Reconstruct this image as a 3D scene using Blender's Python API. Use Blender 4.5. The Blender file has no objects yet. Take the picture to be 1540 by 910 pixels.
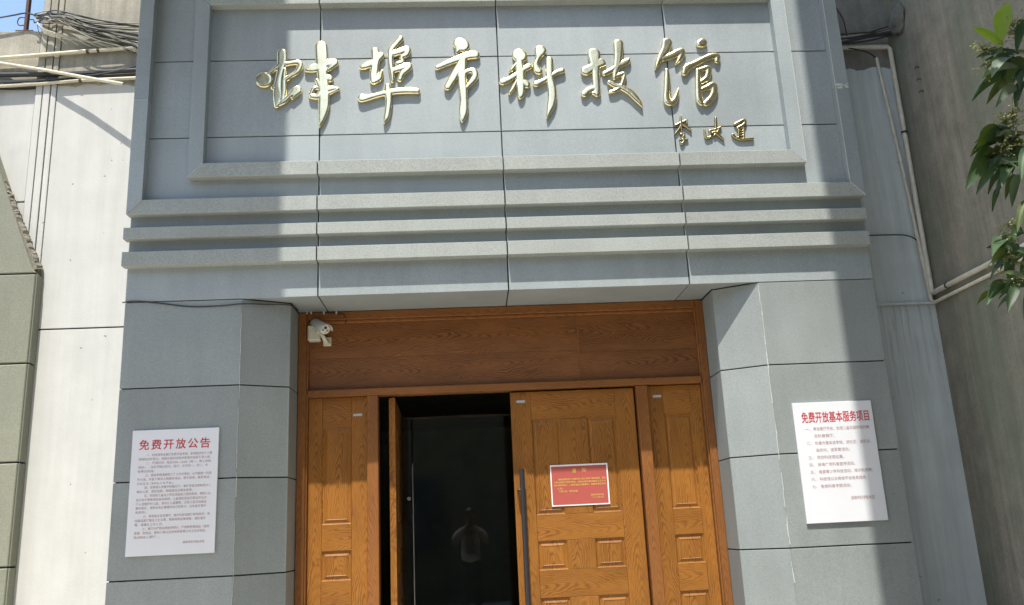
import bpy, bmesh, math, random
import numpy as np
from mathutils import Vector, Matrix
random.seed(7)
S = bpy.context.scene
COL = S.collection
R = math.radians

# ------------------------------------------------------------------ camera
FPX = 1312.6
YAW, PITCH, ROLL = R(3.3185), R(14.5486), R(-2.7105)
CP = Vector((-0.3238, -6.0, 1.6))
_f = Vector((math.sin(YAW)*math.cos(PITCH), math.cos(YAW)*math.cos(PITCH), math.sin(PITCH)))
_r = Vector((math.cos(YAW), -math.sin(YAW), 0))
_u = _r.cross(_f)
RT = _r*math.cos(ROLL) + _u*math.sin(ROLL)
UP = -_r*math.sin(ROLL) + _u*math.cos(ROLL)
cam = bpy.data.cameras.new('camera'); cam.sensor_width = 36; cam.lens = FPX/1540*36
cam.clip_start = 0.05; cam.clip_end = 2000
co = bpy.data.objects.new('camera', cam); COL.objects.link(co)
m = Matrix((RT, UP, -_f)).transposed().to_4x4(); m.translation = CP
co.matrix_world = m
S.camera = co

# ------------------------------------------------------------------ sky, sun, exposure
SUN_AZ, SUN_EL = R(10), R(68.1)
sdir = Vector((-math.sin(SUN_AZ)*math.cos(SUN_EL), -math.cos(SUN_AZ)*math.cos(SUN_EL), math.sin(SUN_EL)))
W = bpy.data.worlds.new('World'); S.world = W; W.use_nodes = True
wn = W.node_tree.nodes; wl = W.node_tree.links
bg = wn['Background']; sky = wn.new('ShaderNodeTexSky'); sky.sky_type = 'NISHITA'; sky.sun_disc = False
sky.sun_elevation = SUN_EL; sky.sun_rotation = R(190); sky.air_density = 1.15; sky.dust_density = 1.4
wl.new(sky.outputs[0], bg.inputs[0]); bg.inputs[1].default_value = 0.142
sl = bpy.data.lights.new('sun', 'SUN'); sl.energy = 3.5; sl.angle = R(0.53); sl.color = (1.0, 0.955, 0.88)
so = bpy.data.objects.new('sun', sl); COL.objects.link(so); so.rotation_euler = sdir.to_track_quat('Z', 'Y').to_euler()
S.view_settings.view_transform = 'Standard'; S.view_settings.look = 'None'
S.view_settings.exposure = 1.17; S.view_settings.gamma = 1; S.view_settings.use_curve_mapping = False

# ------------------------------------------------------------------ pixel -> place on a known plane
def ray(px, py): return _f + RT*((px-770)/FPX) - UP*((py-455)/FPX)
def aty(px, py, y):
    d = ray(px, py); return CP + d*((y-CP.y)/d.y)
def atx(px, py, x):
    d = ray(px, py); return CP + d*((x-CP.x)/d.x)

# ------------------------------------------------------------------ material helpers
class NT:
    def __init__(s, name):
        s.m = bpy.data.materials.new(name); s.m.use_nodes = True
        s.n = s.m.node_tree.nodes; s.l = s.m.node_tree.links
        s.b = s.n['Principled BSDF']
    def new(s, t, **k):
        n = s.n.new(t)
        for a, v in k.items(): setattr(n, a, v)
        return n
    def put(s, sock, v):
        if isinstance(v, bpy.types.NodeSocket): s.l.new(v, sock)
        elif v is not None:
            if hasattr(sock.default_value, '__len__') and not hasattr(v, '__len__'): v = (v,)*len(sock.default_value)
            if hasattr(v, '__len__') and len(v) == 3 and len(sock.default_value) == 4: v = (*v, 1)
            sock.default_value = v
    def math(s, op, a, b=None, c=None):
        n = s.new('ShaderNodeMath', operation=op)
        for i, v in enumerate((a, b, c)): s.put(n.inputs[i], v)
        return n.outputs[0]
    def vec(s, op, a, b=None):
        n = s.new('ShaderNodeVectorMath', operation=op); s.put(n.inputs[0], a)
        if b is not None: s.put(n.inputs[1], b)
        return n.outputs[0]
    def noise(s, v, scale, detail=3, rough=0.5, dist=0):
        n = s.new('ShaderNodeTexNoise'); s.put(n.inputs['Vector'], v)
        n.inputs['Scale'].default_value = scale; n.inputs['Detail'].default_value = detail
        n.inputs['Roughness'].default_value = rough; n.inputs['Distortion'].default_value = dist
        return n.outputs[0]
    def voro(s, v, scale, out=0):
        n = s.new('ShaderNodeTexVoronoi'); s.put(n.inputs['Vector'], v); n.inputs['Scale'].default_value = scale
        return n.outputs[out]
    def ramp(s, f, stops):
        n = s.new('ShaderNodeValToRGB'); s.put(n.inputs[0], f)
        e = n.color_ramp.elements
        while len(e) < len(stops): e.new(0.5)
        for el, (p, c) in zip(e, stops):
            el.position = p; el.color = (*c, 1) if hasattr(c, '__len__') else (c, c, c, 1)
        return n.outputs[0]
    def mix(s, f, a, b, mode='MIX'):
        n = s.new('ShaderNodeMix', data_type='RGBA', blend_type=mode)
        s.put(n.inputs[0], f); s.put(n.inputs[6], a); s.put(n.inputs[7], b); return n.outputs[2]
    def obj(s, rnd=True):
        tc = s.new('ShaderNodeTexCoord'); oi = s.new('ShaderNodeObjectInfo')
        if not rnd: return tc.outputs['Object'], oi.outputs['Random']
        k = s.math('MULTIPLY', oi.outputs['Random'], 53.0)
        return s.vec('ADD', tc.outputs['Object'], s.comb(k, k, k)), oi.outputs['Random']
    def pos(s): return s.new('ShaderNodeNewGeometry').outputs['Position']
    def comb(s, x, y, z):
        n = s.new('ShaderNodeCombineXYZ')
        for i, v in enumerate((x, y, z)): s.put(n.inputs[i], v)
        return n.outputs[0]
    def sep(s, v):
        n = s.new('ShaderNodeSeparateXYZ'); s.put(n.inputs[0], v); return n.outputs
    def bump(s, h, strength, dist):
        n = s.new('ShaderNodeBump'); n.inputs['Strength'].default_value = strength; n.inputs['Distance'].default_value = dist
        s.put(n.inputs['Height'], h); s.l.new(n.outputs[0], s.b.inputs['Normal'])
    def out(s, col=None, rough=None, **k):
        if col is not None: s.put(s.b.inputs['Base Color'], col)
        if rough is not None: s.put(s.b.inputs['Roughness'], rough)
        for a, v in k.items(): s.put(s.b.inputs[a.replace('_', ' ')], v)
        return s.m

def plain(name, col, rough=0.6, var=0.12, scale=20, bump=0.0, **k):
    t = NT(name); v, r = t.obj()
    n = t.noise(v, scale, 4, 0.6)
    c = t.mix(1.0, col, t.ramp(n, [(0.25, 1-var), (0.75, 1+var*0.5)]), 'MULTIPLY')
    if bump: t.bump(n, bump, 0.004)
    return t.out(c, rough, **k)

def granite(name, col, speck, rough, bump):
    t = NT(name); v, rnd = t.obj()
    fine = t.noise(v, 260, 3, 0.65); mid = t.noise(v, 90, 3, 0.6); big = t.noise(v, 1.7, 4, 0.55)
    streak = t.noise(t.vec('MULTIPLY', v, (6, 6, 0.7)), 1.4, 4, 0.6)
    c = t.mix(1.0, col, t.ramp(fine, [(0.28, 1-speck), (0.5, 1.0), (0.72, 1+speck*0.8)]), 'MULTIPLY')
    c = t.mix(1.0, c, t.ramp(mid, [(0.3, 1-speck*0.55), (0.7, 1+speck*0.4)]), 'MULTIPLY')
    c = t.mix(1.0, c, t.ramp(big, [(0.25, 0.90), (0.75, 1.08)]), 'MULTIPLY')
    c = t.mix(1.0, c, t.ramp(streak, [(0.3, 0.95), (0.7, 1.04)]), 'MULTIPLY')
    dark = t.math('GREATER_THAN', t.noise(v, 420, 1, 0.5), 0.735)
    c = t.mix(t.math('MULTIPLY', dark, 0.55), c, (0.09, 0.095, 0.10))
    tone = t.math('ADD', t.math('MULTIPLY', rnd, 0.15), 0.925)
    c = t.mix(1.0, c, t.comb(tone, tone, tone), 'MULTIPLY')
    t.bump(t.math('ADD', fine, mid), bump, 0.0025)
    return t.out(c, t.ramp(big, [(0.3, rough-0.06), (0.7, rough+0.08)]))

M = {}
M['stone'] = granite('granite_honed', (0.308, 0.346, 0.350), 0.17, 0.5, 0.10)
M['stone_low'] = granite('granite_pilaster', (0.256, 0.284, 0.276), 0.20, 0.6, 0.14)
M['stone_rough'] = granite('granite_flamed', (0.316, 0.340, 0.316), 0.28, 0.75, 0.35)
M['stone_olive'] = granite('granite_weathered', (0.215, 0.22, 0.165), 0.26, 0.75, 0.4)
M['joint'] = plain('dark_mortar', (0.035, 0.038, 0.04), 0.9)
M['caulk'] = plain('white_sealant', (0.62, 0.63, 0.60), 0.7, 0.3, 60)

def oak(name, horiz, base, dark, rough=0.46):
    t = NT(name)
    tc = t.new('ShaderNodeTexCoord').outputs['Object']; rnd = t.new('ShaderNodeObjectInfo').outputs['Random']
    x, y, z = t.sep(tc)[0:3]
    if horiz: x, z = z, x
    k = t.math('MULTIPLY', rnd, 31.7)
    zz = t.math('ADD', z, k)
    xo = t.math('MULTIPLY', t.math('SUBTRACT', t.math('FRACT', t.math('MULTIPLY', rnd, 7.13)), 0.5), 0.07)
    lo = t.noise(t.comb(t.math('ADD', t.math('MULTIPLY', x, 3.2), k), t.math('MULTIPLY', y, 3), t.math('MULTIPLY', zz, 1.5)), 1.6, 3, 0.55)
    wob = t.noise(t.comb(t.math('MULTIPLY', x, 26), t.math('MULTIPLY', y, 20), t.math('MULTIPLY', zz, 5.5)), 1.0, 3, 0.6)
    xc = t.math('ADD', t.math('ADD', x, xo), t.math('MULTIPLY', t.math('SUBTRACT', lo, 0.5), 0.16))
    f = t.math('SQRT', t.math('ADD', t.math('POWER', t.math('ABSOLUTE', t.math('MULTIPLY', xc, 105)), 2.0), 7.0))
    f = t.math('ADD', f, t.math('MULTIPLY', zz, 16.0))
    f = t.math('ADD', f, t.math('MULTIPLY', wob, 1.5))
    s = t.math('ADD', t.math('MULTIPLY', t.math('SINE', t.math('MULTIPLY', f, 5.2)), 0.5), 0.5)
    s = t.math('POWER', s, 2.2)
    s = t.math('MULTIPLY', s, t.ramp(t.noise(t.comb(t.math('MULTIPLY', x, 9), y, t.math('MULTIPLY', zz, 2.2)), 1.3, 2), [(0.34, 0.18), (0.62, 1.0)]))
    pores = t.noise(t.comb(t.math('MULTIPLY', x, 420), t.math('MULTIPLY', y, 420), t.math('MULTIPLY', zz, 14)), 1.0, 2, 0.5)
    pm = t.ramp(pores, [(0.50, 0.0), (0.66, 1.0)])
    c = t.mix(s, base, dark)
    c = t.mix(t.math('MULTIPLY', pm, 0.42), c, tuple(v*0.55 for v in dark))
    big = t.noise(t.comb(t.math('MULTIPLY', x, 2), y, t.math('MULTIPLY', zz, 0.9)), 1.7, 3)
    c = t.mix(1.0, c, t.ramp(big, [(0.3, 0.86), (0.7, 1.12)]), 'MULTIPLY')
    tone = t.math('ADD', t.math('MULTIPLY', rnd, 0.16), 0.92)
    c = t.mix(1.0, c, t.comb(tone, tone, tone), 'MULTIPLY')
    t.bump(t.math('ADD', t.math('MULTIPLY', s, -0.6), t.math('MULTIPLY', pm, -0.5)), 0.16, 0.0015)
    return t.out(c, rough, Specular_IOR_Level=0.32)
OB, OD = (0.300, 0.122, 0.020), (0.165, 0.058, 0.010)
M['oak_v'] = oak('oak_vertical_grain', False, OB, OD)
M['oak_h'] = oak('oak_horizontal_grain', True, OB, OD)
M['oak_t'] = oak('oak_transom_shade', True, (0.225, 0.090, 0.027), (0.095, 0.034, 0.011))  # transom oak darkened: the shade above the door put into its colour
M['oak_f'] = oak('oak_frame', False, (0.245, 0.096, 0.025), (0.175, 0.064, 0.016))
M['oak_fh'] = oak('oak_frame_horizontal', True, (0.245, 0.096, 0.025), (0.175, 0.064, 0.016))

# ------------------------------------------------------------------ object helpers
def tag(o, label=None, cat=None, group=None, kind=None):
    if label: o['label'] = label
    if cat: o['category'] = cat
    if group: o['group'] = group
    if kind: o['kind'] = kind
    return o
def thing(name, loc, label, cat, group=None):
    o = bpy.data.objects.new(name, None); o.empty_display_size = 0.1; COL.objects.link(o)
    o.location = loc; return tag(o, label, cat, group)
def wloc(o):
    v = Vector((0, 0, 0))
    while o: v += Vector(o.location); o = o.parent
    return v
def link(name, me, mat, parent=None, loc=(0, 0, 0)):
    o = bpy.data.objects.new(name, me); COL.objects.link(o)
    if mat is not None and not me.materials: me.materials.append(M[mat] if isinstance(mat, str) else mat)
    o.location = Vector(loc) - (wloc(parent) if parent else Vector((0, 0, 0)))
    if parent: o.parent = parent
    return o
def mesh_bm(bm, smooth=False, angle=None):
    bmesh.ops.recalc_face_normals(bm, faces=bm.faces)
    me = bpy.data.meshes.new('m'); bm.to_mesh(me); bm.free()
    if smooth or angle:
        me.polygons.foreach_set('use_smooth', [True]*len(me.polygons))
        if angle: me.set_sharp_from_angle(angle=R(angle))
    return me
def prism(name, pts, axis, a, b, mat, parent=None, bevel=0.0):
    """polygon pts extruded along axis ('x','y','z') from a to b, origin at its middle"""
    c2 = (sum(p[0] for p in pts)/len(pts), sum(p[1] for p in pts)/len(pts)); cm = (a+b)/2
    def V3(p, t):
        u, v = p[0]-c2[0], p[1]-c2[1]; w = t-cm
        return {'x': (w, u, v), 'y': (u, w, v), 'z': (u, v, w)}[axis]
    ctr = {'x': (cm, c2[0], c2[1]), 'y': (c2[0], cm, c2[1]), 'z': (c2[0], c2[1], cm)}[axis]
    bm = bmesh.new()
    A = [bm.verts.new(V3(p, a)) for p in pts]; B = [bm.verts.new(V3(p, b)) for p in pts]
    n = len(pts); bm.faces.new(A); bm.faces.new(B[::-1])
    for i in range(n): bm.faces.new((A[i], B[i], B[(i+1) % n], A[(i+1) % n]))
    if bevel: bmesh.ops.bevel(bm, geom=bm.edges[:], offset=bevel, segments=1, affect='EDGES')
    return link(name, mesh_bm(bm), mat, parent, ctr)
def box(name, x0, x1, y0, y1, z0, z1, mat, parent=None, bevel=0.0):
    return prism(name, [(x0, y0), (x1, y0), (x1, y1), (x0, y1)], 'z', z0, z1, mat, parent, bevel)
def sweep_bm(bm, pts, rad, seg=8, caps=True):
    pts = [Vector(p) for p in pts]; n = len(pts)
    rads = rad if hasattr(rad, '__len__') else [rad]*n
    rings = []; up = None
    for i, p in enumerate(pts):
        t = (pts[min(i+1, n-1)] - pts[max(i-1, 0)]).normalized()
        if up is None:
            up = Vector((0, 0, 1)) if abs(t.z) < 0.9 else Vector((0, 1, 0))
        up = (up - t*up.dot(t)).normalized(); s = t.cross(up)
        rings.append([bm.verts.new(p + (up*math.cos(2*math.pi*k/seg) + s*math.sin(2*math.pi*k/seg))*rads[i]) for k in range(seg)])
    for a, b in zip(rings, rings[1:]):
        for k in range(seg): bm.faces.new((a[k], a[(k+1) % seg], b[(k+1) % seg], b[k]))
    if caps: bm.faces.new(rings[0]); bm.faces.new(rings[-1][::-1])
def cat(pts, n=6):
    P = [np.array(p, float) for p in pts]
    if len(P) < 3: return [P[0]+(P[1]-P[0])*i/n for i in range(n+1)]
    P = [2*P[0]-P[1]] + P + [2*P[-1]-P[-2]]; out = []
    for i in range(1, len(P)-2):
        for k in range(n):
            t = k/n; a, b, c, d = P[i-1:i+3]
            out.append(0.5*((2*b)+(c-a)*t+(2*a-5*b+4*c-d)*t*t+(3*b-a-3*c+d)*t**3))
    out.append(P[-2]); return out
def tube(name, pts, rad, mat, parent=None, seg=8, smooth_n=0):
    if smooth_n:
        rl = rad if hasattr(rad, '__len__') else [rad]*len(pts)
        q = cat([(*p, r_) for p, r_ in zip(pts, rl)], smooth_n)
        pts = [tuple(p[:3]) for p in q]; rad = [float(p[3]) for p in q]
    c = Vector(pts[0]); bm = bmesh.new()
    sweep_bm(bm, [Vector(p)-c for p in pts], rad, seg)
    return link(name, mesh_bm(bm, angle=60), mat, parent, c)
def lathe(name, prof, axis_from, axis_to, mat, parent=None, seg=20):
    """profile [(t along axis in m, radius)]"""
    a = Vector(axis_from); d = (Vector(axis_to)-a).normalized()
    s = d.cross(Vector((0, 0, 1))); s = s.normalized() if s.length > 1e-3 else Vector((1, 0, 0)); u = s.cross(d)
    bm = bmesh.new(); rings = []
    for t, r in prof:
        rings.append([bm.verts.new(d*t + (s*math.cos(2*math.pi*k/seg)+u*math.sin(2*math.pi*k/seg))*max(r, 1e-4)) for k in range(seg)])
    for x, y in zip(rings, rings[1:]):
        for k in range(seg): bm.faces.new((x[k], x[(k+1) % seg], y[(k+1) % seg], y[k]))
    bm.faces.new(rings[0]); bm.faces.new(rings[-1][::-1])
    return link(name, mesh_bm(bm, angle=40), mat, parent, a)

# ------------------------------------------------------------------ ground and walls
def mat_ground():
    t = NT('paving_concrete'); v = t.pos(); a = t.noise(v, 0.7, 5, 0.6); b = t.noise(v, 40, 3)
    c = t.mix(1.0, t.ramp(a, [(0.3, (0.45, 0.415, 0.345)), (0.7, (0.54, 0.50, 0.42))]), t.ramp(b, [(0.3, 0.85), (0.7, 1.1)]), 'MULTIPLY')
    return t.out(c, 0.85)
M['ground'] = mat_ground()
tag(box('ground', -300, 300, -300, 300, -0.3, 0.18, 'ground'), kind='structure')

def mat_wall(name, paint, conc, edge_z, streak=0.12, moss=0.0, worn=0.10, drip=None):
    t = NT(name); v = t.pos(); x, y, z = t.sep(v)[0:3]
    fine = t.noise(v, 60, 4, 0.65); mid = t.noise(v, 5, 5, 0.6); big = t.noise(v, 0.9, 4)
    st = t.noise(t.vec('MULTIPLY', v, (11, 11, 0.5)), 1.5, 5, 0.65)
    wob = t.math('MULTIPLY', t.math('SUBTRACT', t.noise(t.comb(t.math('MULTIPLY', x, 3), 0.0, 0.0), 2.0, 4), 0.5), 0.14)
    up = t.math('GREATER_THAN', t.math('ADD', z, wob), edge_z)
    pc = t.mix(1.0, paint, t.ramp(st, [(0.25, 1-streak), (0.65, 1.03)]), 'MULTIPLY')
    pc = t.mix(1.0, pc, t.ramp(mid, [(0.3, 1-worn*0.6), (0.7, 1.03)]), 'MULTIPLY')
    pits = t.math('LESS_THAN', t.voro(t.vec('ADD', v, t.comb(t.math('MULTIPLY', mid, 0.3), 0, 0)), 6.5), 0.055)
    pits = t.math('MULTIPLY', pits, t.math('GREATER_THAN', t.noise(v, 2.3, 2), 0.47))
    pc = t.mix(t.math('MULTIPLY', pits, 0.75), pc, (0.17, 0.155, 0.13))
    cc = t.mix(1.0, conc, t.ramp(mid, [(0.25, 0.72), (0.75, 1.15)]), 'MULTIPLY')
    cc = t.mix(1.0, cc, t.ramp(st, [(0.3, 0.75), (0.65, 1.1)]), 'MULTIPLY')
    cc = t.mix(1.0, cc, t.ramp(fine, [(0.3, 0.85), (0.7, 1.1)]), 'MULTIPLY')
    if moss:
        mk = t.math('MULTIPLY', t.ramp(t.noise(t.vec('MULTIPLY', v, (1.5, 1.5, 0.35)), 1.3, 4), [(0.42, 0.0), (0.62, 1.0)]), moss)
        cc = t.mix(mk, cc, (0.13, 0.165, 0.105))
    if drip:                                   # run-off stains below the ledge
        thin = t.noise(t.vec('ADD', t.vec('MULTIPLY', v, (26, 26, 0.55)), t.comb(t.math('MULTIPLY', mid, 0.8), 0, 0)), 1.3, 3, 0.6)
        fade = t.ramp(t.math('SUBTRACT', drip, z), [(0.0, 0.0), (0.004, 1.0), (0.28, 0.7), (1.0, 0.0)])
        pc = t.mix(t.math('MULTIPLY', t.ramp(thin, [(0.55, 0.0), (0.60, 1.0), (0.66, 0.0)]), t.math('MULTIPLY', fade, 0.6)), pc, (0.16, 0.165, 0.16))
        pc = t.mix(t.math('MULTIPLY', t.ramp(thin, [(0.36, 1.0), (0.43, 0.0)]), t.math('MULTIPLY', fade, 0.4)), pc, (0.66, 0.68, 0.67))
    c = t.mix(up, pc, cc)
    t.bump(t.math('ADD', t.math('MULTIPLY', fine, 0.5), t.math('ADD', mid, t.math('MULTIPLY', pits, -1.5))), 0.35, 0.006)
    return t.out(c, 0.85)
M['white_wall'] = mat_wall('white_painted_wall', (0.51, 0.51, 0.475), (0.36, 0.335, 0.265), 5.21, 0.07)
M['white_wall_r'] = mat_wall('white_wall_shade_copy', (0.57, 0.635, 0.635), (0.22, 0.215, 0.19), 5.24, 0.22, 0, 0.12, 3.16)  # same white paint as the left wall, blue-grey of shade put into the colour
M['concrete'] = mat_wall('bare_concrete', (0.30, 0.29, 0.25), (0.275, 0.252, 0.20), 0.0, 0.1, 0.5)
M['plain_conc'] = plain('rough_concrete', (0.42, 0.39, 0.32), 0.9, 0.25, 9, 0.5)

YW = 0.5                      # plane of the building wall behind the stone portal
wl_t = thing('building_wall', (-3.2, YW, 0), 'sunlit white painted concrete wall left of the stone portal', 'wall')
GZ = 3.2                      # horizontal groove
for z0, z1 in ((0, GZ-0.006), (GZ+0.006, 8.0)):
    box('wall_panel', -3.515, -2.66, YW, YW+0.3, z0, z1, 'white_wall', wl_t, 0.002)
box('joint_backing', -3.53, -2.66, YW+0.012, YW+0.25, GZ-0.02, GZ+0.02, 'joint', wl_t)
bx = [-3.683, -3.624, -3.564, -3.515]
for a, b in zip(bx, bx[1:]):
    box('ribbed_strip', a+0.004, b-0.004, YW-0.012+0.006*random.random(), YW+0.28, 0, 8.0, 'white_wall', wl_t, 0.003)
box('joint_backing', -3.69, -3.50, YW+0.012, YW+0.25, 0, 7.9, 'joint', wl_t)
lw = thing('low_wall', (-4.2, YW, 0), 'weathered wall at the far left edge, ending below a patch of blue sky', 'wall')
box('wall_panel', -7.0, -3.69, YW+0.02, YW+0.3, 0, 4.225, 'white_wall', lw, 0.003)
box('wall_panel', -7.0, -3.69, YW+0.015, YW+0.3, 4.232, 5.72, 'white_wall', lw, 0.003)
wr = thing('building_wall', (3.0, YW, 0), 'shaded white painted wall between the stone portal and the concrete side wall', 'wall')
LZ = 3.172
box('wall_panel', 2.66, 3.5, YW, YW+0.3, 0, LZ-0.012, 'white_wall_r', wr)
box('wall_panel', 2.66, 3.5, YW+0.012, YW+0.3, LZ+0.012, 8.0, 'white_wall_r', wr)
box('ledge', 2.66, 3.40, YW-0.022, YW+0.1, LZ-0.011, LZ+0.011, 'white_wall_r', wr, 0.004)
XR = 3.39
ws = thing('side_wall', (XR, -2, 0), 'tall stained bare concrete wall running along the right side', 'wall')
box('wall_body', XR, XR+0.4, -7.5, YW+0.3, 0, 9.0, 'concrete', ws, 0.004)

# ------------------------------------------------------------------ stone portal
PX = 2.672; PT = 5.74; G = 0.0045
pt = thing('stone_portal', (0, 0.2, 0), 'grey granite entrance portal with stepped frames and horizontal bands around the doorway', 'portal')
xs = [-PX, -1.344, 0.005, 1.315, PX]
zr = [3.253, 3.535, 3.73, 3.93, 4.488, 5.115, PT]
for i in range(4):
    for j in range(6):
        x0, x1, z0, z1 = xs[i]+(G if i else 0), xs[i+1]-(G if i < 3 else 0), zr[j]+(G if j else 0), zr[j+1]-G
        box('stone_slab', x0, x1, random.uniform(-0.0012, 0.0012), 0.03, z0, z1, 'stone', pt, 0.0015)
box('core', -PX+0.02, PX-0.02, 0.022, YW+0.3, 3.29, PT, 'joint', pt)
# side returns of the upper part
for s in (-1, 1):
    for a, b in zip(zr, zr[1:]):
        prism('stone_slab', [(s*PX, 0.034), (s*PX, YW-0.004), (s*(PX-0.03), YW-0.004), (s*(PX-0.03), 0.034)], 'z', a+G, b-G, 'stone', pt, 0.0015)
    box('core', min(s*PX, s*(PX-0.03)) + 0.008, max(s*PX, s*(PX-0.03))-0.008, 0.04, YW-0.02, 0.02, PT-0.02, 'joint', pt)
PJ = 0.075
def bar_h(x0, x1, z0, z1, mitre0=0, mitre1=0, down=True):
    cuts = [x0] + [x for x in xs[1:4] if x0+0.05 < x < x1-0.05] + [x1]
    for k in range(len(cuts)-1):
        a = cuts[k] + (G if k else 0); b = cuts[k+1] - (G if k < len(cuts)-2 else 0)
        zo, zi = (z0, z1) if down else (z1, z0)     # outer / inner edge of the frame
        pts = [(a, zo), (b, zo), (b - (mitre1 if k == len(cuts)-2 else 0), zi), (a + (mitre0 if k == 0 else 0), zi)]
        prism('frame_bar' if mitre0 else 'band', pts, 'y', -PJ+random.uniform(-0.002, 0.002), -0.001, 'stone_rough', pt, 0.0025)
def frame(xo, xi, zb, zbi, zti, zt):
    w = xo-xi; e = 0.0012
    bar_h(-xo, xo, zb, zbi, w, w, True); bar_h(-xo, xo, zti, zt, w, w, False)
    for s in (-1, 1):
        cuts = [(zb, zbi), (4.765, 4.765), (zt, zti)] if xo > 2.5 else [(zb, zbi), (zt, zti)]
        for k in range(len(cuts)-1):
            (a, ai), (b, bi) = cuts[k], cuts[k+1]
            d0 = e*2.5 if k == 0 else 0.001; d1 = e*2.5 if k == len(cuts)-2 else 0.001
            prism('frame_bar', [(s*xo, a+d0), (s*xi, ai+d0), (s*xi, bi-d1), (s*xo, b-d1)], 'y', -PJ, -0.001, 'stone', pt, 0.002)
frame(2.680, 2.576, 3.874, 3.983, 5.80, 5.90)
frame(2.268, 2.162, 4.146, 4.252, 5.548, 5.65)
bar_h(-2.69, 2.665, 3.691, 3.776)
bar_h(-2.69, 2.66, 3.494, 3.597)
# white sealant at the mitres
for xo, xi, zb, zbi in ((2.680, 2.576, 3.874, 3.983), (2.268, 2.162, 4.146, 4.252)):
    for s in (-1, 1):
        tube('sealant_line', [(s*xo, -PJ, zb+0.002), (s*xi, -PJ, zbi+0.002)], 0.0024, 'caulk', pt, 5)
for xq in (2.268, 2.578): tube('sealant_line', [(xq, -PJ+0.0005, 4.16 if xq < 2.3 else 3.99), (xq, -PJ+0.0005, 5.63)], 0.0016, 'caulk', pt, 5)
tube('sealant_line', [(-2.68, -PJ, 4.765), (-2.578, -PJ, 4.765)], 0.002, 'caulk', pt, 5)
bm = bmesh.new()                     # smeared filler patch on the right frame
for k in range(26):
    p = Vector((random.uniform(2.585, 2.672), 0, random.gauss(4.765, 0.012)))
    w, h = random.uniform(0.008, 0.026), random.uniform(0.003, 0.008)
    vs = [bm.verts.new((p.x-2.63+w*math.cos(a)*random.uniform(0.6, 1), -0.0005*k/26, p.z-4.765+h*math.sin(a)*random.uniform(0.6, 1))) for a in np.linspace(0, 2*math.pi, 7)[:-1]]
    bm.faces.new(vs)
tag(link('filler_smear', mesh_bm(bm), 'caulk', pt, (2.63, -PJ-0.0035, 4.765)), kind='stuff')
# pilasters: outer face, splayed face, reveal, outer return, in courses
XS, XI, XB, YI, YB = 1.845, 1.545, 1.548, 0.171, 0.463
zc = [0.0, 0.14, 0.766, 1.391, 2.017, 2.642, 3.253]
TH = 0.03
for s in (-1, 1):
    off = -0.025 if s < 0 else 0.028     # the doorway is a touch off centre
    xS, xI = s*XS + (-0.025 if s < 0 else -0.028), s*XI + (-0.02 if s < 0 else -0.022)
    dx, dy = (xI-xS), YI; L = math.hypot(dx, dy); nx, ny = (-dy/L*s*-1, 0)[0], abs(dx)/L
    nvec = Vector((s*dy/L*1.0, abs(dx)/L))          # into the stone
    for a, b in zip(zc, zc[1:]):
        a2, b2 = a+G, b-(G if b < 3.2 else 0.006)
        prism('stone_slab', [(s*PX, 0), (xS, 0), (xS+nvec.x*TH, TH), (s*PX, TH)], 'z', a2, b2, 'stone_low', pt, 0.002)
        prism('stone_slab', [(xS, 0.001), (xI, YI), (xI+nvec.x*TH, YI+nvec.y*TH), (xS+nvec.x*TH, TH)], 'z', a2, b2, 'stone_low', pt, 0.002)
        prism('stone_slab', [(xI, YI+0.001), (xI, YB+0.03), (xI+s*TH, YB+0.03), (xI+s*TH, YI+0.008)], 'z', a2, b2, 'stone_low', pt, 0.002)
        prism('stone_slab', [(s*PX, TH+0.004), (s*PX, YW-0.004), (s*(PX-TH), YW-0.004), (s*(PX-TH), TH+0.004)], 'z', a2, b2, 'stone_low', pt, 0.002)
    i = 0.012
    prism('core', [(s*(PX-i), i), (xS+s*0.004, i), (xI+s*i, YI+i*0.6), (xI+s*i, YW+0.3), (s*(PX-i), YW+0.3)], 'z', 0.01, 3.262, 'joint', pt)
    bm = bmesh.new(); z = 0.2                       # broken white sealant down the splay edge
    while z < 3.22:
        h = random.uniform(0.02, 0.16)
        if random.random() < (0.86 if s < 0 else 0.93):
            r = random.uniform(0.0012, 0.0024 if s < 0 else 0.0034); j = random.uniform(-0.002, 0.002)*(1 if s < 0 else 1.3)
            sweep_bm(bm, [(j, -0.0005, z-1.6), (j+random.uniform(-0.002, 0.002), -0.0005, min(z+h, 3.23)-1.6)], [r, r*random.uniform(0.5, 1.2)], 5)
        z += h
    tag(link('sealant_line', mesh_bm(bm), 'caulk', pt, (xS, 0, 1.6)), kind='stuff')
xSl, xSr, xIl, xIr = -XS-0.025, XS-0.028, -XI-0.02, XI-0.022
# soffit slabs
sx = [xIl] + xs[1:4] + [xIr]
for k in range(4):
    a, b = sx[k], sx[k+1]
    pts = [(a+G, 0.034), (b-G, 0.034), (b-G, YB+0.02), (a+G, YB+0.02)]
    if k == 0: pts = [(xSl+0.06, 0.034), (b-G, 0.034), (b-G, YB+0.02), (a+0.004, YB+0.02), (a+0.004, YI+0.006)]
    if k == 3: pts = [(a+G, 0.034), (xSr-0.06, 0.034), (b-0.004, YI+0.006), (b-0.004, YB+0.02), (a+G, YB+0.02)]
    prism('soffit_slab', pts, 'z', 3.2555, 3.285, 'stone', pt, 0.0015)

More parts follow.
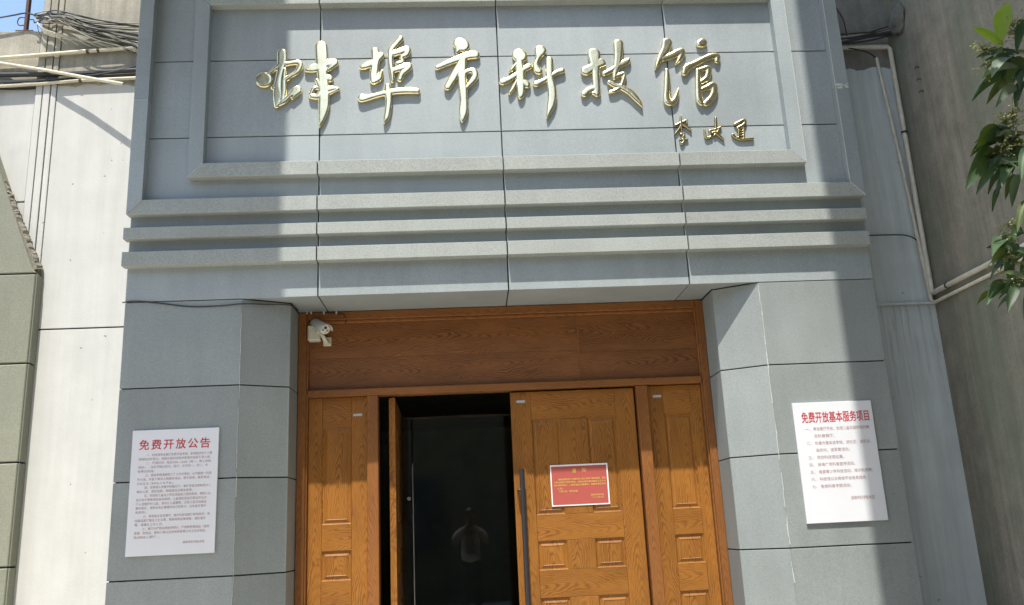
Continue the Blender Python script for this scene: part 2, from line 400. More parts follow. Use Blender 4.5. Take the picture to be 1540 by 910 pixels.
# left clad pier with the sloping broken top
pl = thing('stone_pier', (-3.9, 0.42, 0), 'stone clad pier at the left edge with a sloping broken top', 'pier')
PY, PR = 0.40, -3.487
zj = [0.0, 0.80, 1.505, 2.217, 2.928, 3.609]
for a, b in zip(zj, zj[1:]):
    prism('stone_slab', [(-5.2, PY), (PR-0.012, PY), (PR-0.012, YW+0.015), (-5.2, YW+0.015)], 'z', a+0.006, b-0.006, 'stone_olive', pl, 0.006)
    prism('stone_slab', [(PR-0.008, PY+0.004), (PR, PY+0.010), (PR, YW-0.001), (PR-0.008, YW-0.001)], 'z', a+0.006, b-0.006, 'stone_olive', pl, 0.002)
prism('stone_slab', [(-5.2, 3.615), (PR-0.012, 3.615), (PR-0.05, 3.66), (-3.735, 4.17), (-5.2, 7.9)], 'y', PY, YW+0.012, 'stone_olive', pl, 0.006)
box('core', -5.15, PR-0.02, PY+0.015, YW+0.1, 0.02, 3.62, 'joint', pl)
bm = bmesh.new(); N = 46
rows = []
for k in range(N+1):
    t = k/N; p = Vector((PR-0.03 + (-3.735-PR-0.0)*t*1.35, 0, 3.64 + 0.54*t*1.35))
    rows.append([bm.verts.new((p.x+3.6+random.uniform(-0.006, 0.010)+q[0], q[1], p.z-3.9+random.uniform(-0.008, 0.008)+q[0]*0.4)) for q in ((-0.03, PY-0.4+0.012), (0.022, PY-0.4+0.008), (0.036, PY-0.4+0.05), (0.03, PY-0.4+0.099))])
for a, b in zip(rows, rows[1:]):
    for k in range(3): bm.faces.new((a[k], a[k+1], b[k+1], b[k]))
bmesh.ops.solidify(bm, geom=bm.faces[:], thickness=0.01)
link('broken_mortar_edge', mesh_bm(bm), 'plain_conc', pl, (-3.6, 0.4, 3.9))

# ------------------------------------------------------------------ timber doorway
dr = thing('entrance_door', (0, 0.5, 0.15), 'tall oak entrance with transom, two side panels, one leaf closed and one open', 'door')
YF, YD = 0.452, 0.503          # frame front, panel front
XL, XRj = -1.562, 1.522
DZ = 0.33
M['black_metal'] = plain('black_metal', (0.025, 0.025, 0.028), 0.4, 0.2, 30)
M['sticker'] = plain('grey_sticker', (0.42, 0.44, 0.45), 0.5, 0.3, 120)
box('jamb', XL, -1.500, YF, YF+0.12, DZ, 3.25, 'oak_f', dr, 0.004)
box('jamb', 1.466, XRj, YF, YF+0.12, DZ, 3.25, 'oak_f', dr, 0.004)
for x0, x1 in ((-1.500, -1.488), (1.454, 1.466)): box('jamb_bead', x0, x1, YF+0.014, YF+0.1, DZ, 3.19, 'oak_f', dr, 0.003)
box('post', -1.056, -0.974, YF, YF+0.12, DZ, 2.606, 'oak_f', dr, 0.004)
box('post', 0.952, 1.037, YF, YF+0.12, DZ, 2.602, 'oak_f', dr, 0.004)
box('header', -1.488, 1.454, YF-0.003, YF+0.12, 2.606, 2.657, 'oak_fh', dr, 0.004)
box('top_rail', -1.498, 1.464, YF+0.004, YF+0.12, 3.190, 3.252, 'oak_fh', dr, 0.004)
box('top_bead', -1.488, 1.454, YF+0.028, YF+0.1, 3.168, 3.190, 'oak_fh', dr, 0.004)
XJ = 0.545
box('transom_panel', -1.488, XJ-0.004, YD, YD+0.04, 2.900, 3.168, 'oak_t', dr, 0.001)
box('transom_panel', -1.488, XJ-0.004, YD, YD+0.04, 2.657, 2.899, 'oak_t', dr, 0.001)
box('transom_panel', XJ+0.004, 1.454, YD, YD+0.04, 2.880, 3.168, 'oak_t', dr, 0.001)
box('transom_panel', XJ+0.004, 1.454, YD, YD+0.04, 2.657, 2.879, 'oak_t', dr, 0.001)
box('joint_strip', XJ-0.004, XJ+0.004, YD-0.0008, YD+0.03, 2.657, 3.168, 'oak_f', dr)
def raised(name, x0, x1, z0, z1, parent, y=YD):
    prof = [(0, 0.0), (0.003, 0.0015), (0.007, 0.009), (0.014, 0.010), (0.034, 0.0015), (0.037, 0.004)]
    cx, cz = (x0+x1)/2, (z0+z1)/2; hx, hz = (x1-x0)/2, (z1-z0)/2
    bm = bmesh.new(); rings = []
    for i, d in prof:
        rings.append([bm.verts.new((sx_*(hx-i), d, sz_*(hz-i))) for sx_, sz_ in ((-1, -1), (1, -1), (1, 1), (-1, 1))])
    for a, b in zip(rings, rings[1:]):
        for k in range(4): bm.faces.new((a[k], a[(k+1) % 4], b[(k+1) % 4], b[k]))
    bm.faces.new(rings[-1])
    return link(name, mesh_bm(bm), 'oak_v', parent, (cx, y, cz))
def panel_set(name, x0, x1, cols, zt, parent, y=YD, thick=0.045):
    """stiles, rails and raised panels between x0..x1; cols = panel columns"""
    p = box(name, x0+0.003, x1-0.003, y+0.016, y+thick, DZ+0.012, zt-0.003, 'oak_v', parent)
    rows = [(1.690, 2.382), (1.304, 1.507), (0.420, 1.116)]
    e = 0.0012; c0, c1 = cols[0][0], cols[-1][1]
    box('stile', x0, c0-e, y, y+0.02, DZ+0.01, zt, 'oak_v', p, 0.0012)
    box('stile', c1+e, x1, y, y+0.02, DZ+0.01, zt, 'oak_v', p, 0.0012)
    zz = [zt] + [v for r in rows for v in (r[1], r[0])] + [DZ+0.01]
    for k in range(0, len(zz), 2):
        box('rail', c0, c1, y+0.0008, y+0.02, zz[k+1]+e, zz[k], 'oak_h', p, 0.0012)
    for (z0, z1) in rows:
        for (a, b) in cols: raised('raised_panel', a, b, z0, z1, p, y)
        for (a, b), (c, d) in zip(cols, cols[1:]): box('mullion', b+e, c-e, y+0.0004, y+0.02, z0+e, z1-e, 'oak_v', p, 0.0012)
    return p
spl = panel_set('side_panel', -1.486, -1.058, [(-1.386, -1.174)], 2.603, dr)
spr = panel_set('side_panel', 1.039, 1.452, [(1.160, 1.370)], 2.600, dr)
lr = panel_set('door_leaf', 0.006, 0.938, [(0.158, 0.370), (0.574, 0.790)], 2.592, dr)
tag(lr, 'closed right leaf with a red notice')
# open leaf: built closed in place, then swung inward about its hinge
ll = panel_set('door_leaf', -0.920, 0.0, [(-0.77, -0.56), (-0.35, -0.14)], 2.592, dr)
tag(ll, 'left leaf swung inward into the dark hall')
def handle(parent, x, name='handle'):
    h = tube(name, [(x, YD-0.062, 0.55), (x, YD-0.062, 2.018)], 0.0185, 'black_metal', parent, 14)
    for z in (0.72, 1.872):
        tube('standoff', [(x-0.028 if name else x, YD+0.0, z), (x-0.028, YD-0.062, z)], 0.010, 'black_metal', h, 10)
        tube('standoff', [(x-0.030, YD-0.062, z), (x, YD-0.062, z)], 0.009, 'black_metal', h, 10)
handle(lr, 0.063)
for o, px, py in ((spl, 538, 624), (lr, 783, 604), (spr, 988, 596)):
    c = aty(px, py, YD-0.002); box('sticker', c.x-0.032, c.x+0.032, YD-0.0025, YD+0.002, c.z-0.009, c.z+0.009, 'sticker', o)
piv = Vector((-0.920, YD+0.02, 0)); ang = R(91.5)
base = wloc(ll); rel = base - piv
rot = Matrix.Rotation(ang, 3, 'Z'); newp = piv + rot @ rel + Vector((0.045, 0.0, 0))
ll.location = newp - wloc(dr); ll.rotation_euler = (0, 0, ang)
# threshold
box('threshold', -1.56, 1.52, YF-0.02, YF+0.16, 0.3315, 0.342, 'black_metal', dr, 0.003)
# ------------------------------------------------------------------ step and dark hall
tag(box('entrance_step', -1.55, 1.51, -0.35, 0.445, 0.1, 0.33, 'stone'), kind='structure')
M['hall'] = plain('hall_wall', (0.42, 0.44, 0.32), 0.8, 0.25, 2)
M['hall_floor'] = plain('hall_floor', (0.30, 0.30, 0.25), 0.5, 0.2, 3)
tag(box('interior_floor', -4, 4, 0.446, 9.0, 0.1, 0.3295, 'hall_floor'), kind='structure')
tag(box('interior_ceiling', -4, 4, 0.82, 9.0, 3.3, 3.5, 'hall'), kind='structure')
tag(box('interior_wall', -4, 4, 9.0, 9.2, 0, 3.5, 'hall'), kind='structure')
tag(box('interior_wall', -4.2, -4, 0.81, 9.2, 0, 3.5, 'hall'), kind='structure')
tag(box('interior_wall', 4, 4.2, 0.81, 9.2, 0, 3.5, 'hall'), kind='structure')
# backs of the pilasters and wall around the opening, so the hall is closed
tag(box('interior_wall', -4, -1.49, 0.802, 0.818, 0, 3.3, 'hall'), kind='structure')
tag(box('interior_wall', 1.46, 4, 0.802, 0.818, 0, 3.3, 'hall'), kind='structure')

# inner glass doors
def mat_glass():
    t = NT('clear_glass'); return t.out((0.93, 0.97, 0.95), 0.0, Transmission_Weight=1.0, IOR=1.5)
M['glass'] = mat_glass()
M['steel'] = plain('brushed_steel', (0.45, 0.46, 0.45), 0.35, 0.1, 30, 0.0, Metallic=0.9)
gd = thing('glass_door', (0.0, 1.2, 0.33), 'inner glass doors in the dark hall, faintly mirroring the photographer', 'door')
YG = 1.2
gx0 = aty(622, 800, YG).x
for a, b in ((-1.45, gx0-0.006), (gx0+0.006, 0.36), (0.372, 1.45)): box('glass_pane', a, b, YG, YG+0.012, 0.352, 3.29, 'glass', gd)
box('pane_edge', gx0-0.003, gx0+0.003, YG-0.004, YG+0.016, 0.352, 2.15, 'steel', gd)
box('glass_rail', -1.46, 1.46, YG-0.02, YG+0.03, 0.3302, 0.350, 'black_metal', gd)
c = aty(615, 750, YG-0.03); tube('pull_knob', [(c.x, YG-0.001, c.z), (c.x, YG-0.04, c.z)], [0.010, 0.016], 'steel', gd, 12)

# ------------------------------------------------------------------ brush-style gold characters
def mat_gold(name, ca, cb, rough):
    t = NT(name); v, r = t.obj(); n = t.noise(v, 14, 4, 0.6); n2 = t.noise(v, 70, 3)
    c = t.mix(t.ramp(n, [(0.35, 0.0), (0.7, 1.0)]), ca, cb)
    t.bump(t.math('ADD', n, t.math('MULTIPLY', n2, 0.25)), 0.25, 0.006)
    return t.out(c, rough, Metallic=1.0)
M['gold'] = mat_gold('polished_brass', (0.92, 0.83, 0.52), (0.80, 0.69, 0.40), 0.25)
M['bronze'] = mat_gold('dull_bronze', (0.52, 0.44, 0.24), (0.38, 0.31, 0.16), 0.3)
def brush_char(name, x0, y0, sc, strokes, label, group, hb=0.022, hd=0.011, rw=0.021, step=0.003, kr=1.3, mat='gold'):
    PPM = 189.0
    yp = -(hb+hd*0.5)
    segs = []
    for st in strokes:
        pts = []
        for (zx, zy, zr_) in st:
            w = aty(x0+zx/sc, y0+zy/sc, yp); pts.append((w.x, w.z, zr_/sc/PPM*kr))
        cr = cat(pts, 6) if len(pts) > 1 else [np.array(pts[0]), np.array(pts[0])+1e-5]
        segs += list(zip(cr, cr[1:]))
    A = np.array([s[0] for s in segs]); B = np.array([s[1] for s in segs])
    lo = np.minimum(A[:, :2].min(0), B[:, :2].min(0))-0.05; hi = np.maximum(A[:, :2].max(0), B[:, :2].max(0))+0.05
    nx = int((hi[0]-lo[0])/step)+1; nz = int((hi[1]-lo[1])/step)+1
    gx = lo[0]+np.arange(nx)*step; gz = lo[1]+np.arange(nz)*step
    X, Z = np.meshgrid(gx, gz, indexing='ij')
    rng = np.random.default_rng(int(x0))
    D = np.full(X.shape, -1.0)
    for a, b in zip(A, B):
        d = b[:2]-a[:2]; L2 = d@d+1e-12
        t = np.clip(((X-a[0])*d[0]+(Z-a[1])*d[1])/L2, 0, 1)
        v = (a[2]+t*(b[2]-a[2])) - np.hypot(X-a[0]-t*d[0], Z-a[1]-t*d[1])
        k = 0.004; h = np.clip(0.5+0.5*(v-D)/k, 0, 1); D = D*(1-h)+v*h+k*h*(1-h)*0.5
    u = np.clip(D/rw, 0, 1); H = hb + hd*np.sqrt(np.clip(1-(1-u)**2, 0, 1))
    for _ in range(2):
        H[1:-1, 1:-1] = (H[1:-1, 1:-1]*2+H[:-2, 1:-1]+H[2:, 1:-1]+H[1:-1, :-2]+H[1:-1, 2:])/6
    cx, cz = (lo+hi)/2
    verts = []; vid = {}; faces = []; floor = {}
    def corner(i, j):
        k = (i, j)
        if k not in vid: vid[k] = len(verts); verts.append((gx[i]-cx, -H[i, j], gz[j]-cz))
        return vid[k]
    def cross(p, q):
        k = (min(p, q), max(p, q))
        if k not in vid:
            a, b = k; t = D[a]/(D[a]-D[b])
            vid[k] = len(verts)
            verts.append((gx[a[0]]+(gx[b[0]]-gx[a[0]])*t-cx, -hb, gz[a[1]]+(gz[b[1]]-gz[a[1]])*t-cz))
        return vid[k]
    def low(i):
        if i not in floor: floor[i] = len(verts); v = verts[i]; verts.append((v[0], -0.0008, v[2]))
        return floor[i]
    ins = D > 0
    cell = ins[:-1, :-1] | ins[1:, :-1] | ins[:-1, 1:] | ins[1:, 1:]
    for i, j in np.argwhere(cell):
        cs = [(i, j), (i+1, j), (i+1, j+1), (i, j+1)]; cs = [(int(a), int(b)) for a, b in cs]
        poly = []
        for k in range(4):
            p, q = cs[k], cs[(k+1) % 4]
            if ins[p]: poly.append((corner(*p), 0))
            if ins[p] != ins[q]: poly.append((cross(p, q), 1 if ins[p] else 2))
        if len(poly) < 3: continue
        faces.append([p[0] for p in poly])
        for k in range(len(poly)):
            a, b = poly[k], poly[(k+1) % len(poly)]
            if a[1] == 1 and b[1] == 2: faces.append([b[0], a[0], low(a[0]), low(b[0])])
    me = bpy.data.meshes.new('m'); me.from_pydata(verts, [], faces); me.update()
    bm = bmesh.new(); bm.from_mesh(me); bmesh.ops.recalc_face_normals(bm, faces=bm.faces); bm.to_mesh(me); bm.free()
    me.polygons.foreach_set('use_smooth', [True]*len(me.polygons)); me.set_sharp_from_angle(angle=R(62))
    o = link(name, me, mat, None, (cx, 0, cz))
    return tag(o, label, 'character', group)
GG = 'large gold title characters'
brush_char('gold_character', 380, 60, 6.5, [
    [(105, 385, 60), (112, 392, 58)], [(150, 335, 14), (210, 285, 18), (265, 245, 26)],
    [(285, 125, 36), (285, 200, 36), (270, 290, 26), (250, 380, 24), (240, 470, 30), (245, 560, 36), (232, 640, 20)],
    [(300, 240, 20), (380, 225, 18), (440, 220, 22), (462, 245, 22), (430, 310, 20), (370, 350, 18), (315, 390, 18)],
    [(312, 290, 18), (300, 400, 22), (298, 500, 24), (285, 590, 22)], [(200, 465, 20), (250, 445, 18)],
    [(225, 645, 12), (300, 600, 20), (355, 550, 18), (420, 500, 36), (438, 482, 30)], [(440, 500, 26), (385, 575, 8)],
    [(667, 62, 45), (672, 150, 46), (675, 250, 42), (680, 350, 38), (690, 450, 42), (695, 560, 40), (690, 660, 38), (670, 770, 24), (652, 845, 7)],
    [(530, 290, 20), (590, 275, 34), (655, 255, 30)], [(700, 235, 34), (770, 218, 30), (800, 225, 26), (735, 290, 16)],
    [(690, 370, 28), (745, 372, 28), (760, 392, 14)], [(700, 490, 28), (780, 475, 22), (835, 480, 10), (750, 520, 14)],
    [(562, 535, 14), (595, 475, 18), (645, 462, 14)], [(575, 550, 20), (630, 550, 24), (662, 505, 20)], [(630, 395, 20), (655, 440, 24)]],
    'leftmost large gold brush-style character, half in shadow, above the doorway', GG)
brush_char('gold_character', 530, 45, 6.067, [
    [(205, 190, 28), (215, 240, 32), (205, 320, 28), (195, 400, 30), (195, 460, 28)],
    [(85, 340, 18), (130, 320, 26), (190, 290, 25), (250, 235, 26), (272, 225, 16)],
    [(190, 475, 18), (235, 440, 24), (262, 390, 14), (270, 365, 5)],
    [(440, 75, 20), (400, 120, 20), (352, 180, 21), (346, 240, 21), (350, 320, 19), (362, 400, 17), (365, 468, 11)],
    [(375, 215, 22), (440, 190, 26), (500, 175, 24), (490, 220, 20), (450, 245, 16)], [(445, 260, 16), (452, 290, 19), (408, 305, 16)],
    [(370, 370, 20), (440, 345, 24), (510, 325, 26), (500, 355, 20), (450, 400, 20), (432, 448, 19)],
    [(88, 620, 31), (140, 615, 23), (220, 595, 19), (320, 570, 21), (420, 555, 23), (520, 550, 24), (590, 555, 21)],
    [(320, 508, 20), (325, 570, 26), (330, 650, 23), (320, 740, 21), (308, 800, 19), (290, 846, 7)]],
    'second large gold brush-style character, the one with a long low crossbar', GG)
brush_char('gold_character', 640, 50, 6.07, [
    [(315, 95, 48), (335, 108, 50)], [(300, 140, 24), (283, 182, 7)],
    [(108, 312, 18), (200, 270, 22), (310, 225, 27), (400, 198, 31), (455, 195, 30)],
    [(330, 260, 24), (270, 370, 28), (200, 490, 24)],
    [(330, 372, 22), (390, 345, 18), (440, 342, 23), (450, 390, 23), (420, 440, 20), (378, 494, 12)],
    [(345, 230, 25), (335, 350, 30), (340, 480, 31), (350, 600, 27), (345, 700, 31), (338, 770, 20), (335, 808, 6)]],
    'third large gold brush-style character, round dot above a tall central stroke', GG)
brush_char('gold_character', 745, 60, 7.0, [
    [(250, 158, 56), (262, 166, 56)], [(245, 215, 26), (262, 260, 30)], [(225, 245, 14), (180, 300, 15), (148, 338, 5)],
    [(260, 220, 24), (260, 300, 37), (265, 400, 37), (270, 500, 33), (270, 570, 28), (262, 612, 10)],
    [(75, 440, 28), (140, 415, 23), (220, 365, 24), (300, 310, 24), (350, 278, 26), (372, 285, 14)],
    [(225, 430, 14), (190, 500, 17), (150, 560, 11)], [(290, 430, 25), (330, 460, 28), (335, 482, 20)],
    [(475, 110, 48), (450, 190, 21), (428, 260, 24), (450, 320, 33), (475, 325, 18)],
    [(432, 460, 27), (500, 430, 20), (560, 395, 20), (640, 345, 20), (705, 320, 23)],
    [(570, 212, 31), (570, 300, 31), (575, 400, 31), (595, 500, 34), (600, 600, 34), (585, 690, 30), (560, 770, 16), (545, 818, 5)]],
    'fourth large gold brush-style character, right of the panel centre joint', GG)
brush_char('gold_character', 865, 50, 7.28, [
    [(208, 225, 54), (215, 300, 44), (225, 400, 33), (228, 500, 31), (235, 600, 31), (238, 665, 24)],
    [(120, 410, 42), (190, 370, 36), (270, 320, 42), (312, 330, 22)], [(102, 662, 27), (150, 620, 26), (210, 600, 24)], [(205, 655, 18), (262, 655, 16)],
    [(475, 112, 42), (475, 200, 38), (470, 280, 34), (460, 350, 32), (440, 430, 24), (430, 488, 15)],
    [(322, 440, 21), (400, 400, 23), (480, 350, 26), (560, 310, 28), (590, 285, 16)],
    [(440, 470, 17), (510, 445, 20), (542, 440, 14), (530, 500, 17), (500, 580, 19), (440, 625, 18), (385, 640, 13)],
    [(375, 535, 19), (440, 570, 23), (510, 590, 26), (600, 640, 28), (660, 700, 26), (710, 760, 18), (733, 800, 7)]],
    'fifth large gold brush-style character, with a long stroke sweeping down to the right', GG)
brush_char('gold_character', 975, 45, 6.74, [
    [(192, 125, 40), (175, 190, 34), (130, 270, 27), (95, 340, 18), (75, 394, 5)],
    [(150, 290, 24), (230, 260, 26), (310, 225, 30), (345, 212, 24), (330, 270, 22), (280, 345, 7)],
    [(190, 405, 17), (194, 500, 24), (190, 600, 24), (190, 690, 27), (215, 735, 26), (265, 715, 24), (290, 650, 16), (305, 590, 5)],
    [(552, 125, 36), (528, 138, 30)], [(370, 432, 24), (395, 380, 29), (460, 345, 24), (560, 295, 24), (640, 265, 26), (700, 262, 23), (698, 312, 20)],
    [(505, 405, 19), (505, 500, 21), (510, 600, 24), (520, 690, 27), (540, 742, 20)],
    [(505, 412, 20), (560, 392, 20), (610, 385, 24), (610, 440, 23), (590, 490, 23), (535, 525, 18)],
    [(535, 605, 18), (600, 580, 23), (660, 558, 28), (670, 620, 26), (640, 690, 26), (588, 742, 24)]],
    'sixth large gold brush-style character, rightmost and brownest of the title', GG)
SG = 'small gold signature characters'
kw = dict(hb=0.014, hd=0.008, rw=0.010, step=0.0018, mat='bronze')
brush_char('gold_character', 1005, 165, 11, [
    [(210, 92, 9), (210, 180, 15), (218, 300, 12), (226, 362, 7)], [(122, 252, 13), (200, 215, 13), (308, 168, 9), (308, 215, 11)],
    [(215, 240, 12), (180, 310, 11), (110, 395, 7)], [(230, 240, 13), (310, 280, 15), (380, 342, 10)],
    [(210, 395, 13), (270, 400, 13), (245, 450, 13), (262, 510, 15), (225, 562, 15), (202, 530, 9)], [(195, 490, 8), (320, 480, 10)]],
    'first small gold signature character, below the right end of the title', SG, **kw)
brush_char('gold_character', 1005, 165, 11, [
    [(600, 320, 9), (610, 400, 13), (632, 462, 15), (722, 440, 13)], [(788, 132, 15), (787, 220, 17), (787, 300, 15)],
    [(690, 350, 17), (702, 425, 15)], [(690, 340, 13), (780, 325, 17), (872, 278, 10)], [(842, 300, 13), (822, 360, 17), (762, 420, 13)],
    [(780, 380, 16), (850, 430, 17), (918, 490, 11)], [(735, 375, 14), (790, 365, 16)]],
    'middle small gold signature character, a tall upright stroke over spread legs', SG, **kw)
brush_char('gold_character', 1005, 165, 11, [
    [(1110, 235, 17), (1180, 200, 19), (1258, 172, 21), (1262, 230, 19), (1150, 300, 17), (1240, 280, 15)], [(1170, 330, 13), (1165, 462, 13)],
    [(1250, 300, 14), (1250, 462, 13)], [(1180, 350, 8), (1240, 340, 8)], [(1180, 390, 8), (1240, 380, 8)], [(1180, 430, 8), (1240, 420, 8)],
    [(1070, 408, 17), (1120, 455, 19), (1200, 485, 17), (1400, 475, 17)]],
    'last small gold signature character, nearest the right frame bar', SG, **kw)

# ------------------------------------------------------------------ lettered boards
def text_mesh(body, size, offset=0.0):
    c = bpy.data.curves.new('t', 'FONT'); c.body = body; c.size = size; c.resolution_u = 2; c.offset = offset
    o = bpy.data.objects.new('t', c); COL.objects.link(o)
    dg = bpy.context.evaluated_depsgraph_get(); me = bpy.data.meshes.new_from_object(o.evaluated_get(dg))
    bpy.data.objects.remove(o); bpy.data.curves.remove(c)
    me.materials.clear(); return me
def lettering(name, body, x0, x1, zb, h, y, mat, parent, bold=0.0):
    """a line of text from x0 to x1 with its bottom on zb and a height h, on plane y"""
    me = text_mesh(body, 1.0)
    co_ = np.empty(len(me.vertices)*3); me.vertices.foreach_get('co', co_); co_ = co_.reshape(-1, 3)
    mn, mx = co_.min(0), co_.max(0)
    k = h/0.92
    kx = (x1-x0)/(mx[0]-mn[0]) if x1 is not None else k
    out = np.zeros_like(co_); out[:, 0] = (co_[:, 0]-mn[0])*kx; out[:, 2] = (co_[:, 1]+0.10)*k
    me.vertices.foreach_set('co', out.ravel()); me.update()
    if bold:                               # heavier strokes: the same outline laid down again a hair to each side
        bm = bmesh.new(); bm.from_mesh(me); g0 = bm.verts[:]+bm.edges[:]+bm.faces[:]
        for q, (dx, dz) in enumerate(((bold, 0), (0, bold), (bold, bold), (bold*0.5, bold*0.5))):
            d2 = bmesh.ops.duplicate(bm, geom=g0); bmesh.ops.translate(bm, verts=[e for e in d2['geom'] if isinstance(e, bmesh.types.BMVert)], vec=(dx, -0.0001*(q+1), dz))
        bm.to_mesh(me); bm.free()
    return link(name, me, mat, parent, (x0, y, zb))
M['board'] = plain('white_board', (0.69, 0.705, 0.73), 0.4, 0.03, 5)
M['ink_red'] = plain('red_ink', (0.50, 0.035, 0.045), 0.5, 0.05, 30)
M['ink_dim'] = plain('dull_red_ink', (0.40, 0.24, 0.235), 0.5, 0.05, 30)
def board(cs, label):
    c = [aty(px, py, -0.008) for px, py in cs]          # corner order: tl, tr, bl, br
    x0 = (c[0].x+c[2].x)/2; x1 = (c[1].x+c[3].x)/2; z1 = (c[0].z+c[1].z)/2; z0 = (c[2].z+c[3].z)/2
    t = thing('notice_board', ((x0+x1)/2, -0.002, z0), label, 'notice')
    box('board_panel', x0, x1, -0.016, -0.002, z0, z1, 'board', t, 0.0015)
    return t, x0, x1, z0, z1
tl, bx0, bx1, bz0, bz1 = board(((201, 648), (330, 643), (188, 838), (323, 831)), 'white notice board with dense small print on the shaded left pilaster')
YT = -0.0168
w = bx1-bx0; h = bz1-bz0
for k, ch in enumerate('免费开放公告'):
    xa = bx0+(0.085+0.1405*k)*w; lettering('title_lettering', ch, xa, xa+0.112*w, bz0+0.836*h, 0.066, YT, 'ink_red', tl, 0.0016)
L1 = ['　　一、科技馆常设展厅免费开放参观，参观团体和个人需', '凭有效证件登记，按照开放时间有序参观并接受引导入馆。',
 '　　二、开馆时间：每日9:00—16:00（周一、周二闭馆，', '（除外），法定节假日另行。除夕、正月初一、初二、中', '秋等日闭馆。',
 '　　三、团体参观请提前三个工作日预约，以书面统一的函', '件为准，并留下联系人和联系电话，便于接待。联系电话：', '0552-3061576。',
 '　　四、在参观人员集中的情况下，展厅将适当控制观众入', '馆的人数，请您谅解，稍候或改日再来参观。',
 '　　五、学龄前儿童及小学生须由成人陪同参观。老龄人以', '及行动不便者请由亲友陪同，儿童请在适宜的展品前活动', '个人请看护好儿童，请勿让儿童攀爬，尤其儿童互动展品', '集中展区，请家长务必看管好自己的孩子，以免发生意外', '和损失。',
 '　　六、参观者应自觉遵守、维护科技馆展厅参观秩序，保', '持展品展厅整洁卫生文明，随身财物妥善保管，谨防遗失', '等，请遵从工作人员。',
 '　　七、展厅内严禁吸烟使用明火，严禁携带管制品（易燃', '易爆、危险品、管制刀具以及宠物等有碍公共卫生的物品', '及动物进入展厅）。']
nl = len(L1); zt_, zb_ = bz0+0.795*h, bz0+0.145*h
for k, ln in enumerate(L1):
    z = zt_ + (zb_-zt_)*k/(nl-1)
    full = len(ln) >= 24
    ind = 0.045*w*2 if ln.startswith('　') else 0.0
    b = ln.strip('　')
    x0 = bx0+0.085*w+ind; cw = 0.0182
    lettering('body_lettering', b, x0, min(bx0+0.93*w, x0+cw*len(b)), z-0.009, 0.0175, YT, 'ink_dim', tl)
lettering('body_lettering', '蚌埠市科学技术馆', bx0+0.64*w, bx0+0.88*w, bz0+0.082*h, 0.017, YT, 'ink_dim', tl)
tr_, bx0, bx1, bz0, bz1 = board(((1191, 607), (1309, 602), (1213, 788), (1335, 782)), 'white notice board with a numbered list on the half sunlit right pilaster')
w = bx1-bx0; h = bz1-bz0
lettering('title_lettering', '免费开放基本服务项目', bx0+0.095*w, bx0+0.945*w, bz0+0.825*h, 0.074, YT, 'ink_red', tr_, 0.0017)
L2 = [(0.12, '一、', '常设展厅开放，包括儿童乐园和临时展'), (0.20, '', '览科普展厅。'), (0.12, '二、', '科普大篷车进学校、进社区、进机关、'), (0.20, '', '进农村、进军营活动。'),
      (0.12, '三、', '流动科技馆巡展。'), (0.12, '四、', '蚌埠广场科普宣传活动。'), (0.12, '五、', '各类青少年科技活动，培训和竞赛。'), (0.12, '六、', '科技馆公众微信平台信息服务。'), (0.12, '七、', '各类科普专题活动。')]
for k, (ix, num, b) in enumerate(L2):
    z = bz0+h*(0.775-0.0585*k*1.02)
    if num: lettering('body_lettering', num, bx0+ix*w, None, z-0.013, 0.023, YT, 'ink_dim', tr_)
    xa = bx0+0.225*w; lettering('body_lettering', b, xa, min(bx0+0.93*w, xa+0.0238*len(b)), z-0.013, 0.024, YT, 'ink_dim', tr_)
lettering('body_lettering', '蚌埠市科学技术馆', bx0+0.58*w, bx0+0.87*w, bz0+0.175*h, 0.027, YT, 'ink_dim', tr_)
# red paper notice on the closed leaf
M['red_paper'] = plain('red_paper', (0.41, 0.092, 0.075), 0.35, 0.06, 12)
M['white_paper'] = plain('white_paper', (0.78, 0.77, 0.76), 0.5, 0.03, 12)
M['gold_ink'] = plain('yellow_ink', (0.62, 0.40, 0.10), 0.5, 0.05, 12)
YN = YD-0.0045
c = [aty(px, py, YN) for px, py in ((827, 699), (914, 697), (830, 762), (917, 758))]
x0, x1, z1, z0 = (c[0].x+c[2].x)/2, (c[1].x+c[3].x)/2, (c[0].z+c[1].z)/2, (c[2].z+c[3].z)/2
nt = thing('paper_notice', ((x0+x1)/2, YN, z0), 'red paper notice with yellow lettering and white border on the closed door leaf', 'notice')
box('paper_sheet', x0, x1, YN, YN+0.003, z0, z1, 'white_paper', nt)
box('printed_field', x0+0.008, x1-0.010, YN-0.0012, YN, z0+0.010, z1-0.012, 'red_paper', nt)
w, h = x1-x0, z1-z0; YI2 = YN-0.002
lettering('title_lettering', '通', x0+0.38*w, x0+0.445*w, z0+0.79*h, 0.032, YI2, 'gold_ink', nt, 0.0006)
lettering('title_lettering', '知', x0+0.55*w, x0+0.615*w, z0+0.80*h, 0.030, YI2, 'gold_ink', nt, 0.0006)
for (a, b, zf, s) in ((0.13, 0.95, 0.615, '根据疫情防控工作要求和上级主管部门通知精神，我馆'), (0.05, 0.95, 0.545, '于即日起实行预约参观，请观众提前通过微信公众平台'),
                      (0.05, 0.95, 0.475, '进行预约登记，入馆时请出示健康码，测量体温后有序'), (0.10, 0.21, 0.395, '入馆。'), (0.13, 0.47, 0.325, '不便之处，敬请谅解。'),
                      (0.68, 0.90, 0.215, '蚌埠市科学技术馆'), (0.68, 0.90, 0.155, '二〇二〇年五月')):
    lettering('body_lettering', s, x0+a*w, x0+b*w, z0+zf*h, 0.014, YI2, 'gold_ink', nt, 0.0006)

